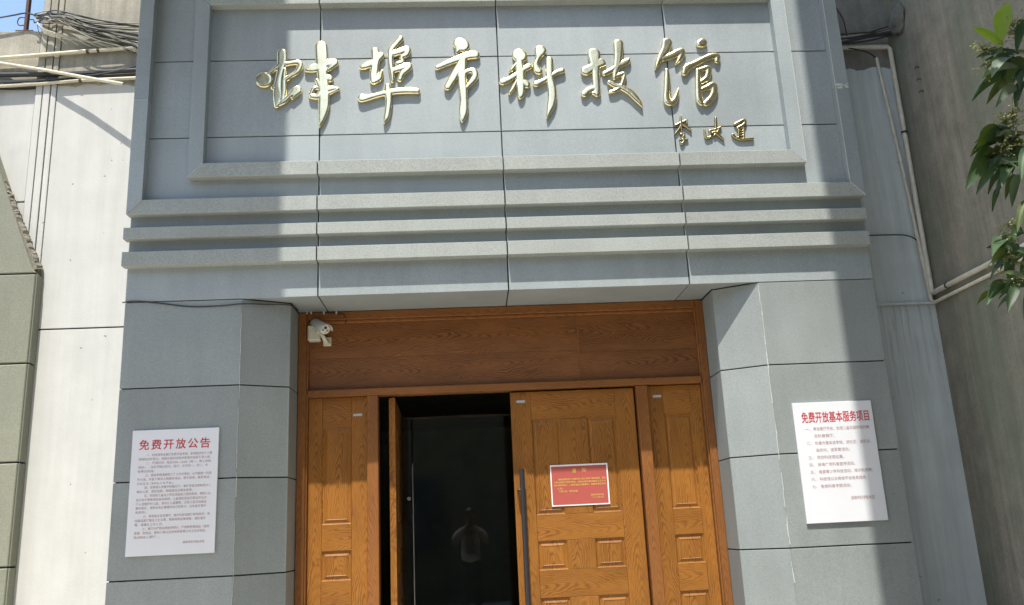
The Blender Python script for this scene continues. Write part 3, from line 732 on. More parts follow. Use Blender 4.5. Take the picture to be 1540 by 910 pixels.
# ------------------------------------------------------------------ security camera
M['ivory'] = plain('ivory_plastic', (0.62, 0.60, 0.50), 0.45, 0.08, 10)
M['grey_shell'] = plain('grey_shell', (0.56, 0.59, 0.58), 0.4, 0.08, 10)
M['lens'] = plain('lens_glass', (0.05, 0.05, 0.03), 0.12, 0.1, 10)
base = aty(491, 512, 0.46)
cc = thing('security_camera', base, 'ivory bullet security camera with bracket and junction box at the transom corner', 'camera')
jb = aty(472.5, 501, 0.45)
box('junction_box', jb.x-0.047, jb.x+0.047, 0.425, YD-0.001, jb.z-0.062, jb.z+0.058, 'ivory', cc, 0.010)
pb = aty(475, 488, 0.44); pf = aty(489.5, 495.5, 0.27)
d = (pf-pb).normalized(); Ln = (pf-pb).length
lathe('camera_body', [(0, 0.02), (0.004, 0.034), (Ln-0.006, 0.036), (Ln-0.004, 0.033)], pb, pf, 'grey_shell', cc, 24)
lathe('face_plate', [(Ln-0.005, 0.034), (Ln-0.001, 0.034), (Ln, 0.032)], pb, pf, 'ivory', cc, 24)
s_ = d.cross(Vector((0, 0, 1))).normalized(); u_ = s_.cross(d)
fc = pb + d*(Ln+0.0005)
def disc(name, off, r, mat): lathe(name, [(0, r), (0.002, r), (0.003, r*0.7)], fc+s_*off[0]+u_*off[1], fc+s_*off[0]+u_*off[1]+d, mat, cc, 16)
disc('lens', (0.002, 0.012), 0.0115, 'lens')
M['led'] = plain('infrared_lamp', (0.22, 0.22, 0.17), 0.3, 0.1, 30)
disc('infrared_lamp', (-0.016, -0.008), 0.0085, 'led'); disc('infrared_lamp', (0.019, -0.006), 0.0085, 'led'); disc('infrared_lamp', (0.0, -0.021), 0.004, 'led')
bm = bmesh.new(); rows = []                     # sun shield, a half shell reaching forward
for t in np.linspace(-0.01, Ln+0.035, 5):
    rows.append([[d*t + (s_*math.cos(a)+u_*math.sin(a))*r for a in np.linspace(R(-5), R(185), 15)] for r in (0.043, 0.0405)])
vr = [[[bm.verts.new(v) for v in ring] for ring in row] for row in rows]
for a, b in zip(vr, vr[1:]):
    for q in (0, 1):
        for k in range(14): bm.faces.new((a[q][k], a[q][k+1], b[q][k+1], b[q][k]))
    for k in (0, 14): bm.faces.new((a[0][k], b[0][k], b[1][k], a[1][k]))
for row in (vr[0], vr[-1]):
    for k in range(14): bm.faces.new((row[0][k], row[0][k+1], row[1][k+1], row[1][k]))
link('sun_shield', mesh_bm(bm, angle=40), 'grey_shell', cc, pb)
bp = aty(491.5, 513, 0.47)
box('bracket_foot', bp.x-0.030, bp.x+0.030, 0.485, YD-0.001, bp.z-0.034, bp.z+0.034, 'ivory', cc, 0.004)
tube('bracket_arm', [(bp.x+0.004, 0.488, bp.z-0.012), (bp.x-0.004, 0.44, bp.z-0.010), (bp.x-0.016, 0.40, bp.z+0.02), tuple(pb+d*0.06-u_*0.036)], [0.020, 0.018, 0.014, 0.012], 'ivory', cc, 12, 4)
lathe('knuckle', [(-0.012, 0.006), (-0.010, 0.014), (0.010, 0.014), (0.012, 0.006)], pb+d*0.06-u_*0.044, pb+d*0.06-u_*0.044+s_, 'ivory', cc, 14)

# ------------------------------------------------------------------ cables and pipes
M['cable_k'] = plain('black_cable', (0.03, 0.032, 0.034), 0.6, 0.2, 30)
M['cable_g'] = plain('grey_cable', (0.34, 0.33, 0.27), 0.7, 0.25, 30)
M['cable_l'] = plain('pale_cable', (0.50, 0.48, 0.38), 0.7, 0.2, 30)
M['pvc'] = plain('cream_pipe', (0.62, 0.57, 0.42), 0.5, 0.18, 14)
M['pvc_w'] = plain('white_pipe', (0.64, 0.61, 0.50), 0.5, 0.22, 14)
M['rust'] = plain('rusty_clamp', (0.10, 0.055, 0.038), 0.85, 0.4, 60)
def P(pts, y): return [aty(a, b, yy) for (a, b, yy) in [(p[0], p[1], p[2] if len(p) > 2 else y) for p in pts]]
tag(tube('camera_cable', P([(184, 455), (205, 453), (240, 456), (285, 461), (330, 460), (365, 457)], -0.006) + P([(400, 458, 0.07), (436, 459, 0.15), (455, 468, 0.45), (500, 471, 0.445), (516, 473, 0.445), (521, 481, 0.47), (519, 487, 0.49)], 0),
         0.0045, 'cable_k', None, 6, 4), 'thin black cable sagging across the left pilaster to the security camera', 'cable')
for k, px in enumerate((462, 468, 487, 506)):
    c = aty(px, 470.5, 0.448); tag(box('cable_clip', c.x-0.006, c.x+0.006, 0.440, 0.4535, c.z-0.010, c.z+0.012, 'pvc_w', None, 0.002), 'tiny white cable clip under the soffit above the security camera, ' + ('first', 'second', 'third', 'last')[k] + ' from the left', 'clip', 'cable clips over the door')
# left side pipes
def pipe(name, pts, rad, mat, label, y=0.45, seg=12, sm=0, group=None): return tag(tube(name, P(pts, y), rad, mat, None, seg, sm), label, 'pipe', group)
pipe('plastic_pipe', [(-20, 89), (60, 83), (130, 77), (215, 71)], 0.016, 'pvc', 'upper cream conduit crossing the left wall under the tangled cables', 0.47)
pipe('plastic_pipe', [(-20, 92, 0.478), (70, 106, 0.435), (130, 117, 0.385), (185.5, 126.5, 0.325)], 0.0135, 'pvc', 'loose cream conduit hanging out slanted with an open end', 0.2)
pipe('plastic_pipe', [(-20, 131), (60, 126), (120, 121), (215, 117)], 0.0135, 'pvc', 'lowest cream conduit crossing the left wall', 0.47)
for (px, py, r, which) in ((132, 77, 0.021, 'left rusty clamp on the upper cream conduit of the left wall'), (148, 75.5, 0.019, 'right rusty clamp on the upper cream conduit of the left wall'), (121, 121, 0.017, 'rusty clamp on the lowest cream conduit of the left wall')):
    c = aty(px, py, 0.47); tag(tube('pipe_clamp', [c+Vector((-0.010, 0, -0.001)), c+Vector((0.010, 0, 0.001))], r, 'rust', None, 12), which, 'clamp', 'rusty conduit clamps')
def cable(pts, r, mat, label, y=0.45, group=None, sm=6): return tag(tube('cable', P(pts, y), r, mat, None, 6, sm), label, 'cable', group)
cable([(-20, 113), (60, 112), (110, 111), (215, 105)], 0.021, 'cable_k', 'thick black cable sleeve crossing the left wall between the conduits', 0.47)
cable([(-20, 125), (60, 121), (110, 116), (160, 110), (215, 97)], 0.010, 'cable_k', 'thin black cable curving up from the lowest conduit to the portal', 0.46)
cable([(-20, 122.5), (40, 121.5), (120, 117), (215, 111)], 0.012, 'cable_k', 'second black cable running just above the lowest conduit', 0.475)
cable([(-20, 134), (30, 134), (54, 133)], 0.008, 'cable_k', 'short black cable below the lowest conduit at the left edge', 0.50)
random.seed(11)
cols_ = ['cable_k', 'cable_g', 'cable_k', 'cable_l', 'cable_k']
for k in range(30):                                # the tangled fan
    sx0, sy0 = 54+random.uniform(-3, 7), 27+random.uniform(-6, 8)
    ey = 36 + 44*(k/29)**0.9 + random.uniform(-4, 4); f = random.uniform(-3, 5)
    mid1 = (95+random.uniform(-8, 8), sy0 + (ey-sy0)*0.14 + f - 5, 0.43+random.uniform(-0.04, 0.04))
    mid2 = (145+random.uniform(-8, 8), sy0 + (ey-sy0)*0.52 + f, 0.43+random.uniform(-0.04, 0.04))
    cable([(sx0, sy0, 0.46), (70, sy0-2+random.uniform(-6, 5), 0.44), mid1, mid2, (215, ey, 0.46)], random.uniform(0.0032, 0.0062), cols_[k % 5],
          'thin cable in the tangled bundle fanning from the left wall corner to the portal', 0.45, 'tangled cables at the upper left')
for k in range(6):
    x = 52+4*k
    cable([(56, 30, 0.46), (58+3*k, 38+3*k, 0.44), (78+14*k, 50+3*k, 0.45), (100+18*k, 66+2*k, 0.46)], 0.003, 'cable_l', 'loose pale cable drooping below the tangled bundle', 0.45, 'drooping cables at the upper left')
cable([(56, 34, 0.49), (58, 48, 0.488), (63, 58, 0.488), (70, 66, 0.49)], 0.004, 'cable_g', 'short frayed cable hanging down at the wall corner', 0.49)
cable([(-20, 30), (20, 23), (40, 20), (62, 26)], 0.007, 'cable_k', 'black cable arching across the patch of sky', 0.46)
ib = thing('iron_bracket', aty(39, 46, 0.5), 'small iron bracket standing on the wall top against the sky', 'bracket')
c = aty(39, 46, 0.55)
box('bracket_post', c.x-0.012, c.x+0.012, 0.53, 0.57, c.z-0.05, c.z+0.5, 'rust', ib, 0.002)
box('bracket_base', c.x-0.07, c.x+0.07, 0.52, 0.58, 5.721, 5.735, 'rust', ib, 0.002)
tube('bracket_hook', [c+Vector((-0.012, 0, 0.05)), c+Vector((-0.06, 0, 0.05)), c+Vector((-0.075, 0, 0.085)), c+Vector((-0.06, 0, 0.12)), c+Vector((-0.02, 0, 0.12))], 0.005, 'rust', ib, 6, 4)
tube('bracket_hook', [c+Vector((0.012, 0, 0.10)), c+Vector((0.05, 0, 0.10)), c+Vector((0.06, 0, 0.07))], 0.005, 'rust', ib, 6, 4)
# right side
yq = 0.46
p0 = [aty(1262, 71, yq), aty(1336, 70.5, yq)]
ce = aty(1337.5, 71.5, yq); lowe = aty(1400.5, 441, yq)
za = lowe.z; XQ = XR-0.028
lowe = Vector((XQ-0.003, yq, za)); ce = Vector((XQ-0.003, yq, p0[1].z))
tag(tube('plastic_pipe', [Vector((2.7, yq, ce.z)), ce-Vector((0.02, 0, 0)), ce-Vector((0, 0, 0.02)), lowe+Vector((0, 0, 0.02)), lowe-Vector((0, 0.02, 0)), Vector((XQ-0.003, -3.2, za))], 0.020, 'pvc_w', None, 12),
    'thicker white conduit bent down the right corner and out along the concrete side wall', 'pipe')
t0 = aty(1318, 87, 0.475); t1 = aty(1401, 455, 0.475); zb2 = t1.z
tag(tube('plastic_pipe', [t0, aty(1352, 230, 0.475), Vector((t1.x, 0.475, zb2+0.02)), Vector((XR-0.016, 0.455, zb2)), Vector((XR-0.016, -3.2, zb2+0.01))], 0.014, 'pvc_w', None, 10),
    'thinner white conduit starting lower and leaning beside the thick one', 'pipe')
for q in ((XQ-0.003, yq, 4.62), ):
    tag(tube('pipe_clamp', [Vector(q)-Vector((0, 0, 0.008)), Vector(q)+Vector((0, 0, 0.008))], 0.024, 'cable_k', None, 12), 'dark clamp on the upright conduit in the right corner', 'clamp')
tag(tube('pipe_clamp', [(XQ-0.003, 0.24, za), (XQ-0.003, 0.225, za)], 0.025, 'cable_k', None, 12), 'dark clamp on the conduit along the concrete side wall', 'clamp')
random.seed(3)
for k in range(11):
    e = (1352+random.uniform(-4, 4), 40+random.uniform(-4, 9), 0.40); s0 = (1245, 58+random.uniform(-6, 12), 0.44)
    mid = ((e[0]+s0[0])/2+5, (e[1]+s0[1])/2+random.uniform(-3, 4), 0.42)
    cable([s0, mid, e], random.uniform(0.005, 0.011), 'cable_k' if k % 4 else 'cable_g', 'one of the black cables in the bundle entering the concrete wall at upper right', 0.42, 'cable bundle at the upper right')
cable([(1255, 8), (1268, 30), (1274, 55), (1276, 72)], 0.005, 'cable_k', 'thin cable hanging beside the portal at upper right', 0.45)
cable([(1262, 70), (1285, 74), (1305, 79), (1317, 87, 0.47)], 0.006, 'cable_k', 'black cable running into the open top of the thin white conduit', 0.45)
cable([(1285, 355), (1330, 353.5), (1362, 354), (1378, 361), (1388, 374), (1393, 395)], 0.0055, 'cable_k', 'thin black cable curving across the shaded right wall to the conduits', 0.475)
bm = bmesh.new(); bmesh.ops.create_icosphere(bm, subdivisions=4, radius=1)
from mathutils import noise as mn
for v in bm.verts:
    n = mn.noise(v.co*2.1)*0.35 + mn.noise(v.co*6)*0.16
    v.co = Vector((v.co.x*0.035, v.co.y*0.13, v.co.z*0.13))*(1+n*1.3)
c = atx(1358, 28, XR-0.01)
M['mortar'] = plain('grey_mortar', (0.17, 0.165, 0.135), 0.95, 0.4, 16, 0.6)
tag(link('mortar_lump', mesh_bm(bm, smooth=True), 'mortar', None, (XR-0.005, 0.34, c.z+0.06)), 'rough grey mortar lump where the right cable bundle enters the wall', 'mortar')
for k, (px, py) in enumerate(((1382, 101), (1385, 119), (1389, 137))):
    c = atx(px, py, XR); tag(tube('wall_hook', [c+Vector((0.01, 0, 0)), c+Vector((-0.03, 0, 0.002)), c+Vector((-0.034, 0, -0.014))], 0.005, 'rust', None, 6), ('top', 'middle', 'bottom')[k] + ' small rusty hook in the concrete side wall near the right conduit', 'hook', 'rusty hooks in the side wall')

# ------------------------------------------------------------------ tree at the right
def mat_leaf(name, c1, c2, tr):
    t = NT(name); v, r = t.obj(); n = t.noise(v, 18, 3)
    c = t.mix(n, c1, c2)
    tone = t.math('ADD', t.math('MULTIPLY', r, 0.5), 0.75)
    c = t.mix(1.0, c, t.comb(tone, tone, tone), 'MULTIPLY')
    t.out(c, 0.5, Specular_IOR_Level=0.3)
    tl_ = t.new('ShaderNodeBsdfTranslucent'); t.put(tl_.inputs[0], t.mix(1.0, c, (1.6, 1.9, 0.5), 'MULTIPLY'))
    mx = t.new('ShaderNodeMixShader'); mx.inputs[0].default_value = tr
    t.l.new(t.b.outputs[0], mx.inputs[1]); t.l.new(tl_.outputs[0], mx.inputs[2])
    t.l.new(mx.outputs[0], t.n['Material Output'].inputs[0]); return t.m
M['leaf_d'] = mat_leaf('dark_leaf', (0.036, 0.070, 0.038), (0.060, 0.098, 0.046), 0.25)
M['leaf_o'] = mat_leaf('olive_leaf', (0.055, 0.085, 0.022), (0.085, 0.11, 0.032), 0.3)
M['leaf_y'] = mat_leaf('sunlit_leaf', (0.17, 0.25, 0.03), (0.24, 0.30, 0.045), 0.5)  # sunlit leaves: the sun's brightness put into their colour
M['leaf_p'] = mat_leaf('pale_leaf', (0.12, 0.16, 0.13), (0.18, 0.215, 0.17), 0.25)
M['bark'] = plain('bark', (0.12, 0.10, 0.07), 0.9, 0.4, 25, 0.5)
M['twig'] = plain('green_twig', (0.17, 0.19, 0.08), 0.8, 0.2, 30)
M['bud'] = plain('flower_bud', (0.25, 0.26, 0.10), 0.8, 0.3, 80)
tb = Vector((3.02, -2.75, 0))
tree = thing('broadleaf_tree', tb, 'glossy broadleaf tree whose drooping leaves and buds enter at the right edge', 'tree')
tk = tube('trunk', [(3.02, -2.75, 0), (2.98, -2.72, 1.2), (3.0, -2.68, 2.4), (2.86, -2.62, 3.4), (2.8, -2.6, 4.4)], [0.075, 0.065, 0.055, 0.04, 0.025], 'bark', tree, 12, 6)
YT2 = -2.5
hubs = [(1540, 78), (1535, 200), (1532, 245), (1545, 375), (1545, 425)]
for px, py in hubs:
    a = aty(px, py, YT2)
    tube('branch', [(2.93, -2.66, a.z-0.35), ((a.x+2.93)/2, -2.6, a.z-0.1), tuple(a), tuple(aty(px-30, py-4, YT2))], [0.022, 0.016, 0.009, 0.004], 'twig', tree, 7, 5)
def leaf(b, t, wd, mat, droop=0.12, seed=0, y0=None):
    rnd = random.Random(seed)
    B = aty(b[0], b[1], YT2+rnd.uniform(-0.10, 0.05)); T = aty(t[0], t[1], YT2+rnd.uniform(-0.16, 0.10))
    ax = T-B; L = ax.length; axn = ax.normalized()
    view = (B-CP).normalized(); side = axn.cross(view).normalized()
    tw = rnd.uniform(-0.75, 0.75); nrm = side.cross(axn)
    side = (side*math.cos(tw)+nrm*math.sin(tw)).normalized(); nrm = side.cross(axn).normalized()
    if nrm.z < 0: nrm = -nrm
    N = 8; rows = []; bm = bmesh.new()
    for i in range(N+1):
        s = i/N; c = B+ax*s + Vector((0, 0, 1))*(droop*L*4*s*(1-s)) - B
        wv = wd*L*(math.sin(math.pi*min(1, s*0.97+0.03)**0.82)**0.85)*0.5 + 0.0012
        ripple = 0.05*wd*L*math.sin(s*9+seed)
        rows.append([bm.verts.new(c - side*wv + nrm*(wv*0.38+ripple)), bm.verts.new(c-side*wv*0.5+nrm*wv*0.13), bm.verts.new(c), bm.verts.new(c+side*wv*0.5+nrm*wv*0.13), bm.verts.new(c + side*wv + nrm*(wv*0.38-ripple))])
    for a, q in zip(rows, rows[1:]):
        for k in range(4): bm.faces.new((a[k], a[k+1], q[k+1], q[k]))
    me = mesh_bm(bm, smooth=True)
    return link('leaf', me, mat, tree, B)
LV = [((1509, 68), (1463, 41), .36, 'y'), ((1509, 60), (1514, 4), .34, 'y'), ((1520, 80), (1483, 76), .34, 'd'), ((1522, 86), (1474, 101), .26, 'p'),
      ((1530, 100), (1477, 118), .24, 'p'), ((1526, 106), (1462, 152), .30, 'd'), ((1524, 113), (1484, 157), .30, 'o'), ((1530, 132), (1497, 162), .30, 'p'), ((1526, 120), (1490, 146), .28, 'o'),
      ((1532, 95), (1500, 95), .3, 'd'), ((1500, 213), (1459, 236), .30, 'o'), ((1508, 214), (1468, 223), .28, 'd'), ((1502, 228), (1474, 256), .28, 'o'), ((1518, 190), (1484, 204), .34, 'p'), ((1526, 185), (1504, 212), .36, 'p'),
      ((1502, 236), (1453, 284), .36, 'd'), ((1510, 244), (1468, 293), .30, 'd'), ((1516, 247), (1486, 292), .42, 'd'), ((1522, 250), (1497, 294), .40, 'd'), ((1526, 262), (1512, 300), .36, 'o'), ((1502, 283), (1492, 319), .26, 'd'),
      ((1532, 262), (1522, 312), .36, 'd'), ((1524, 362), (1492, 386), .30, 'd'), ((1526, 378), (1504, 407), .34, 'd'), ((1514, 388), (1489, 421), .28, 'd'), ((1518, 392), (1527, 441), .36, 'd'),
      ((1524, 428), (1484, 459), .34, 'd'), ((1497, 438), (1469, 459), .44, 'o'), ((1530, 430), (1516, 471), .42, 'd'), ((1540, 30), (1528, 80), .3, 'd'), ((1545, 120), (1528, 165), .32, 'd'),
      ((1548, 220), (1536, 270), .34, 'd'), ((1548, 300), (1530, 350), .32, 'o'), ((1550, 380), (1536, 430), .32, 'd'), ((1555, 60), (1545, 110), .32, 'o'), ((1556, 430), (1540, 480), .34, 'd'),
      ((1535, 210), (1512, 240), .36, 'o'), ((1540, 350), (1518, 366), .3, 'd'), ((1545, 10), (1560, 55), .3, 'o'), ((1552, 160), (1562, 205), .3, 'd')]
rnd = random.Random(5)
for hx, hy, n in ((1528, 92, 12), (1526, 215, 9), (1526, 246, 12), (1534, 378, 9), (1532, 430, 8)):
    for k in range(n):
        a = rnd.uniform(R(95), R(200)); L = rnd.uniform(34, 58)
        b = (hx+rnd.uniform(-8, 14), hy+rnd.uniform(-12, 12))
        LV.append((b, (b[0]+L*math.cos(a), b[1]+L*math.sin(a)*0.9), rnd.uniform(0.24, 0.36), rnd.choice('dddoop')))
for k, (b, t, wd, mt) in enumerate(LV): leaf(b, t, wd*0.66, 'leaf_'+mt, 0.07 if mt == 'y' else 0.13, k)
rnd = random.Random(21); bm = bmesh.new(); cnt = 0      # unseen crown leaves, added overhead to shade the lower leaves
def topix(p):
    v = p-CP; z = v.dot(_f); return 770+FPX*v.dot(RT)/z, 455-FPX*v.dot(UP)/z
while cnt < 420:
    p = Vector((rnd.uniform(1.75, 3.35), rnd.uniform(-3.5, -1.7), rnd.uniform(3.9, 5.6)))
    q = topix(p)
    if q[1] > -60 and q[0] < 1640: continue
    cnt += 1
    a = rnd.uniform(0, 6.283); L = rnd.uniform(0.14, 0.22)
    d = Vector((math.cos(a), math.sin(a), rnd.uniform(-0.8, -0.1))).normalized(); s_d = d.cross(Vector((0, 0, 1))).normalized(); n_ = s_d.cross(d)
    rows = []
    for k in range(5):
        t_ = k/4; wv = L*0.14*math.sin(math.pi*(0.04+0.95*t_)); cc_ = p+d*L*t_+n_*L*0.25*t_*(1-t_)
        rows.append([bm.verts.new(cc_-s_d*wv+n_*wv*0.3), bm.verts.new(cc_), bm.verts.new(cc_+s_d*wv+n_*wv*0.3)])
    for r0, r1 in zip(rows, rows[1:]):
        for k in range(2): bm.faces.new((r0[k], r0[k+1], r1[k+1], r1[k]))
bmesh.ops.translate(bm, verts=bm.verts, vec=Vector((-2.6, 2.6, -4.6)))
tag(link('crown', mesh_bm(bm, smooth=True), 'leaf_d', tree, (2.6, -2.6, 4.6)), kind='stuff')
def panicle(px, py, dx, dy, n, seed):
    rnd = random.Random(seed); c0 = aty(px, py, YT2); bm = bmesh.new()
    tip = aty(px+dx, py+dy, YT2-0.05)
    sweep_bm(bm, [Vector((0, 0, 0)), (tip-c0)*0.5+Vector((0, 0, 0.01)), tip-c0], [0.003, 0.0022, 0.0012], 5)
    for k in range(n):
        s = rnd.random()**0.8; p = (tip-c0)*s + Vector((rnd.gauss(0, 0.022), rnd.gauss(0, 0.03), rnd.gauss(0, 0.022)))
        sweep_bm(bm, [(tip-c0)*max(0, s-0.15), p], [0.0014, 0.001], 4)
        q = bmesh.ops.create_icosphere(bm, subdivisions=1, radius=rnd.uniform(0.003, 0.0062)); bmesh.ops.translate(bm, verts=q['verts'], vec=p)
    link('flower_cluster', mesh_bm(bm, smooth=True), 'bud', tree, c0)
for a in ((1508, 80, -38, -8, 70, 1), (1512, 88, -32, 16, 50, 2), (1530, 62, -8, -30, 50, 3), (1516, 198, -6, -22, 90, 4), (1520, 212, -20, 20, 110, 5), (1524, 190, -2, -25, 60, 6),
          (1528, 340, -14, -6, 40, 7), (1524, 350, -12, 14, 40, 8), (1530, 395, -12, -8, 40, 9), (1528, 415, -8, 14, 40, 10)): panicle(*a)

# ------------------------------------------------------------------ photographer behind the camera, mirrored in the inner glass
M['skin'] = plain('skin', (0.11, 0.075, 0.055), 0.6, 0.05, 8)
M['shirt'] = plain('white_cotton', (0.22, 0.23, 0.215), 0.9, 0.05, 8)
M['trousers'] = plain('dark_trousers', (0.04, 0.045, 0.055), 0.9, 0.1, 8)
M['hair'] = plain('black_hair', (0.012, 0.011, 0.010), 0.6, 0.2, 40)
M['print'] = plain('dark_print', (0.10, 0.11, 0.11), 0.9, 0.3, 40)
def skin(name, V, E_, rads, mat, parent, loc, root=0, sub=2):
    me = bpy.data.meshes.new('m'); me.from_pydata(V, E_, []); o = bpy.data.objects.new(name, me); COL.objects.link(o)
    md = o.modifiers.new('s', 'SKIN'); md.use_smooth_shade = True
    for i, r in enumerate(rads):
        sv = me.skin_vertices[0].data[i]; sv.radius = r if hasattr(r, '__len__') else (r, r); sv.use_root = (i == root)
    o.modifiers.new('b', 'SUBSURF').levels = sub
    dg = bpy.context.evaluated_depsgraph_get(); me2 = bpy.data.meshes.new_from_object(o.evaluated_get(dg)); bpy.data.objects.remove(o)
    me2.polygons.foreach_set('use_smooth', [True]*len(me2.polygons)); me2.materials.clear()
    return link(name, me2, mat, parent, loc)
pp = Vector((CP.x-0.01, CP.y-0.42, 0.18))
pe = thing('person', pp, 'person in a white T-shirt with a dark print photographing the doorway, faint in the glass', 'person')
V = [(0, 0, 0.95), (0, 0, 1.12), (0, 0, 1.32), (0, 0, 1.45), (0, 0.01, 1.53), (0, 0.02, 1.60), (0, 0.02, 1.68), (0, 0.02, 1.75)]
E_ = [(i, i+1) for i in range(7)]; rads = [(0.15, 0.11), (0.135, 0.10), (0.15, 0.105), (0.10, 0.08), 0.05, (0.068, 0.085), (0.075, 0.095), (0.055, 0.07)]
HZ = 1.6-0.18                                   # phone height above the ground
for s in (-1, 1):
    k = len(V)
    V += [(s*0.10, 0, 0.88), (s*0.105, 0.01, 0.50), (s*0.11, -0.02, 0.10), (s*0.115, 0.05, 0.035), (s*0.12, 0.15, 0.03)]
    E_ += [(0, k), (k, k+1), (k+1, k+2), (k+2, k+3), (k+3, k+4)]; rads += [0.085, 0.058, 0.04, 0.042, 0.03]
    k = len(V)                                  # upper arm down and out, forearm up to the phone
    V += [(s*0.19, 0, 1.42), (s*0.275, 0.09, 1.20), (s*0.13, 0.29, HZ-0.05), (s*0.095, 0.325, HZ-0.02)]
    E_ += [(3, k), (k, k+1), (k+1, k+2), (k+2, k+3)]; rads += [0.058, 0.043, 0.030, (0.026, 0.032)]
    hand = len(V)-1; hp = V[hand]
    for j in range(4):                          # fingers curled behind the phone edge
        k = len(V); zf = HZ+0.030-0.019*j
        V += [(s*0.100, 0.352, zf-0.008), (s*0.082, 0.378, zf), (s*0.066-s*0.003*(j % 2), 0.374, zf)]
        E_ += [(hand, k), (k, k+1), (k+1, k+2)]; rads += [0.0095, 0.0085, 0.0075]
    k = len(V); V += [(s*0.085, 0.322, HZ+0.012), (s*0.060, 0.338, HZ+0.022)]; E_ += [(hand, k), (k, k+1)]; rads += [0.011, 0.009]
skin('body', V, E_, rads, 'skin', pe, pp)
SV = [(0, 0, 0.84), (0, 0, 1.10), (0, 0, 1.32), (0, 0, 1.43), (0, 0, 1.475)]; SE = [(i, i+1) for i in range(4)]; sr = [(0.185, 0.135), (0.17, 0.125), (0.175, 0.125), (0.135, 0.10), (0.075, 0.07)]
for s in (-1, 1):
    k = len(SV); SV += [(s*0.185, 0, 1.41), (s*0.262, 0.06, 1.255)]; SE += [(3, k), (k, k+1)]; sr += [0.075, 0.072]
sh = skin('shirt', SV, SE, sr, 'shirt', pe, pp)
box('shirt_print', pp.x-0.075, pp.x+0.075, pp.y+0.128, pp.y+0.142, pp.z+1.06, pp.z+1.30, 'print', sh, 0.004)
TV = [(0, 0, 1.06), (0, 0, 0.90)]; TE = [(0, 1)]; tr2 = [(0.155, 0.115), (0.16, 0.12)]
for s in (-1, 1):
    k = len(TV); TV += [(s*0.10, 0, 0.80), (s*0.108, -0.005, 0.50), (s*0.112, 0.015, 0.10)]; TE += [(1, k), (k, k+1), (k+1, k+2)]; tr2 += [0.098, 0.075, 0.068]
skin('trousers', TV, TE, tr2, 'trousers', pe, pp)
bm = bmesh.new(); bmesh.ops.create_uvsphere(bm, u_segments=18, v_segments=12, radius=1)
bmesh.ops.delete(bm, geom=[v for v in bm.verts if v.co.z < -0.25 or (v.co.y > 0.45 and v.co.z < 0.45)], context='VERTS')
for v in bm.verts: v.co = Vector((v.co.x*0.085, v.co.y*0.108, v.co.z*0.10))
link('hair', mesh_bm(bm, smooth=True), 'hair', pe, pp+Vector((0, 0.008, 1.70)))
for s in (-1, 1):
    lathe('eye', [(0, 0.011), (0.006, 0.009), (0.008, 0.002)], pp+Vector((s*0.03, 0.105, 1.665)), pp+Vector((s*0.03, 1, 1.665)), 'hair', pe, 10)
    bm = bmesh.new(); bmesh.ops.create_uvsphere(bm, u_segments=8, v_segments=6, radius=1)
    for v in bm.verts: v.co = Vector((v.co.x*0.012, v.co.y*0.02, v.co.z*0.032))
    link('ear', mesh_bm(bm, smooth=True), 'skin', pe, pp+Vector((s*0.076, 0.015, 1.655)))
bm = bmesh.new(); bmesh.ops.create_uvsphere(bm, u_segments=8, v_segments=6, radius=1)
for v in bm.verts: v.co = Vector((v.co.x*0.014, v.co.y*0.022, v.co.z*0.028))
link('nose', mesh_bm(bm, smooth=True), 'skin', pe, pp+Vector((0, 0.112, 1.635)))
box('mouth', pp.x-0.024, pp.x+0.024, pp.y+0.095, pp.y+0.105, pp.z+1.592, pp.z+1.600, 'print', pe, 0.002)

ph = thing('phone', (CP.x, CP.y-0.06, CP.z-0.02), 'black phone held up in both hands by the person in the T-shirt', 'phone')
box('phone_body', CP.x-0.078, CP.x+0.078, CP.y-0.072, CP.y-0.063, CP.z-0.055, CP.z+0.022, 'black_metal', ph, 0.003)
lathe('phone_lens', [(0, 0.006), (0.0015, 0.006), (0.002, 0.004)], (CP.x-0.06, CP.y-0.063, CP.z+0.008), (CP.x-0.06, CP.y, CP.z+0.008), 'lens', ph, 12)

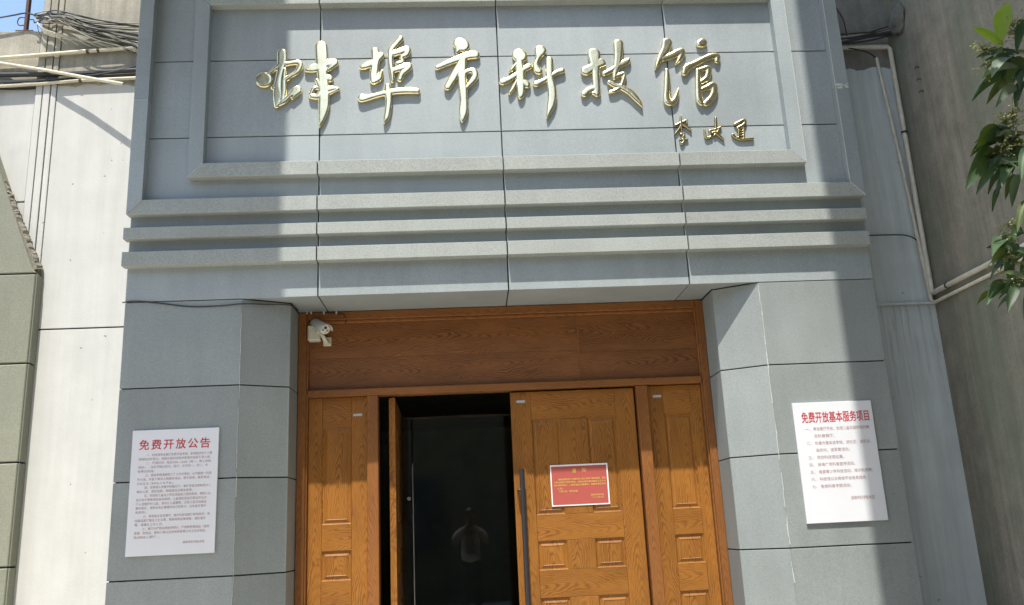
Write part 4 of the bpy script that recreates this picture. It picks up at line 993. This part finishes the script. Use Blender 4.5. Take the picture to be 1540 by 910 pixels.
# ------------------------------------------------------------------ unseen blocks added out of view to shade the portal
M['stucco'] = plain('pale_stucco', (0.45, 0.43, 0.39), 0.9, 0.12, 1.5)
M['block_dark'] = plain('dark_brown_shade_block', (0.075, 0.068, 0.05), 0.7, 0.2, 1.5)  # added blocks kept dark so the end gold characters mirror brown
M['pane'] = plain('window_glass', (0.05, 0.06, 0.07), 0.08, 0.1, 2)
BX0, BX1, BY, BZ = -3.12, -1.58-math.tan(SUN_AZ)*2.5, -2.5, 5.7
bb = thing('left_shade_block', ((BX0+BX1)/2, YW, BZ), 'unseen block added high in front of the portal to shade its left side', 'blocker')  # unseen, added only to cast the shadow on the portal's left
box('left_block_body', BX0, BX1, BY, -1.0, BZ, 12.5, 'block_dark', bb)
box('left_block_neck', BX0+0.45, BX1-0.2, -1.0, YW, 9.0, 12.0, 'block_dark', bb)
for k in range(2):
    wv = box('window', BX0+0.15, BX1-0.15, BY-0.02, BY+0.05, BZ+1.0+3*k, BZ+2.5+3*k, 'pvc_w', bb)
    for a in (0, 1):
        mid = (BX0+BX1)/2
        box('pane', (BX0+0.19, mid+0.02)[a], (mid-0.02, BX1-0.19)[a], BY-0.026, BY-0.021, BZ+1.05+3*k, BZ+2.45+3*k, 'pane', wv)
RX0 = 2.39-math.tan(SUN_AZ)*2.8
rb = thing('right_shade_block', (RX0+3, -5, 6.5), 'unseen block added high over the forecourt to shade the right of the portal', 'building')  # unseen, added only to cast the shadow at the portal's right edge
box('right_block_body', RX0, RX0+7.5, -7.2, -2.8, 6.5, 15, 'block_dark', rb)
for k in range(2):
    for j in range(2):
        y0 = -6.7+2.0*j
        wv = box('window', RX0-0.03, RX0+0.05, y0, y0+1.4, 7.5+3.2*k, 9.1+3.2*k, 'pvc_w', rb)
        box('pane', RX0-0.036, RX0-0.031, y0+0.05, y0+1.35, 7.55+3.2*k, 9.05+3.2*k, 'pane', wv)

M['far_wall'] = plain('brown_brick_wall', (0.12, 0.115, 0.085), 0.9, 0.25, 3)
M['dark_frame'] = plain('dark_frame', (0.09, 0.085, 0.07), 0.6)
ob = thing('backdrop_building', (0, -14, 0.18), 'unseen low building added behind the photographer to darken the glass reflections', 'building')  # unseen, added as a dark backdrop for the glass reflection
box('building_wall', -14, 14, -18, -10.4, 0.0, 7.2, 'far_wall', ob)
box('parapet', -14.1, 14.1, -18.1, -10.3, 7.2, 7.5, 'stucco', ob)
for k in range(8):
    for z in (1.1, 4.4):
        x = -12+3.2*k; wv = box('window', x, x+1.6, -10.42, -10.36, z, z+1.7, 'dark_frame', ob)
        for q in (0, 1): box('pane', x+0.06+0.77*q, x+0.77+0.77*q, -10.358, -10.353, z+0.06, z+1.64, 'pane', wv)
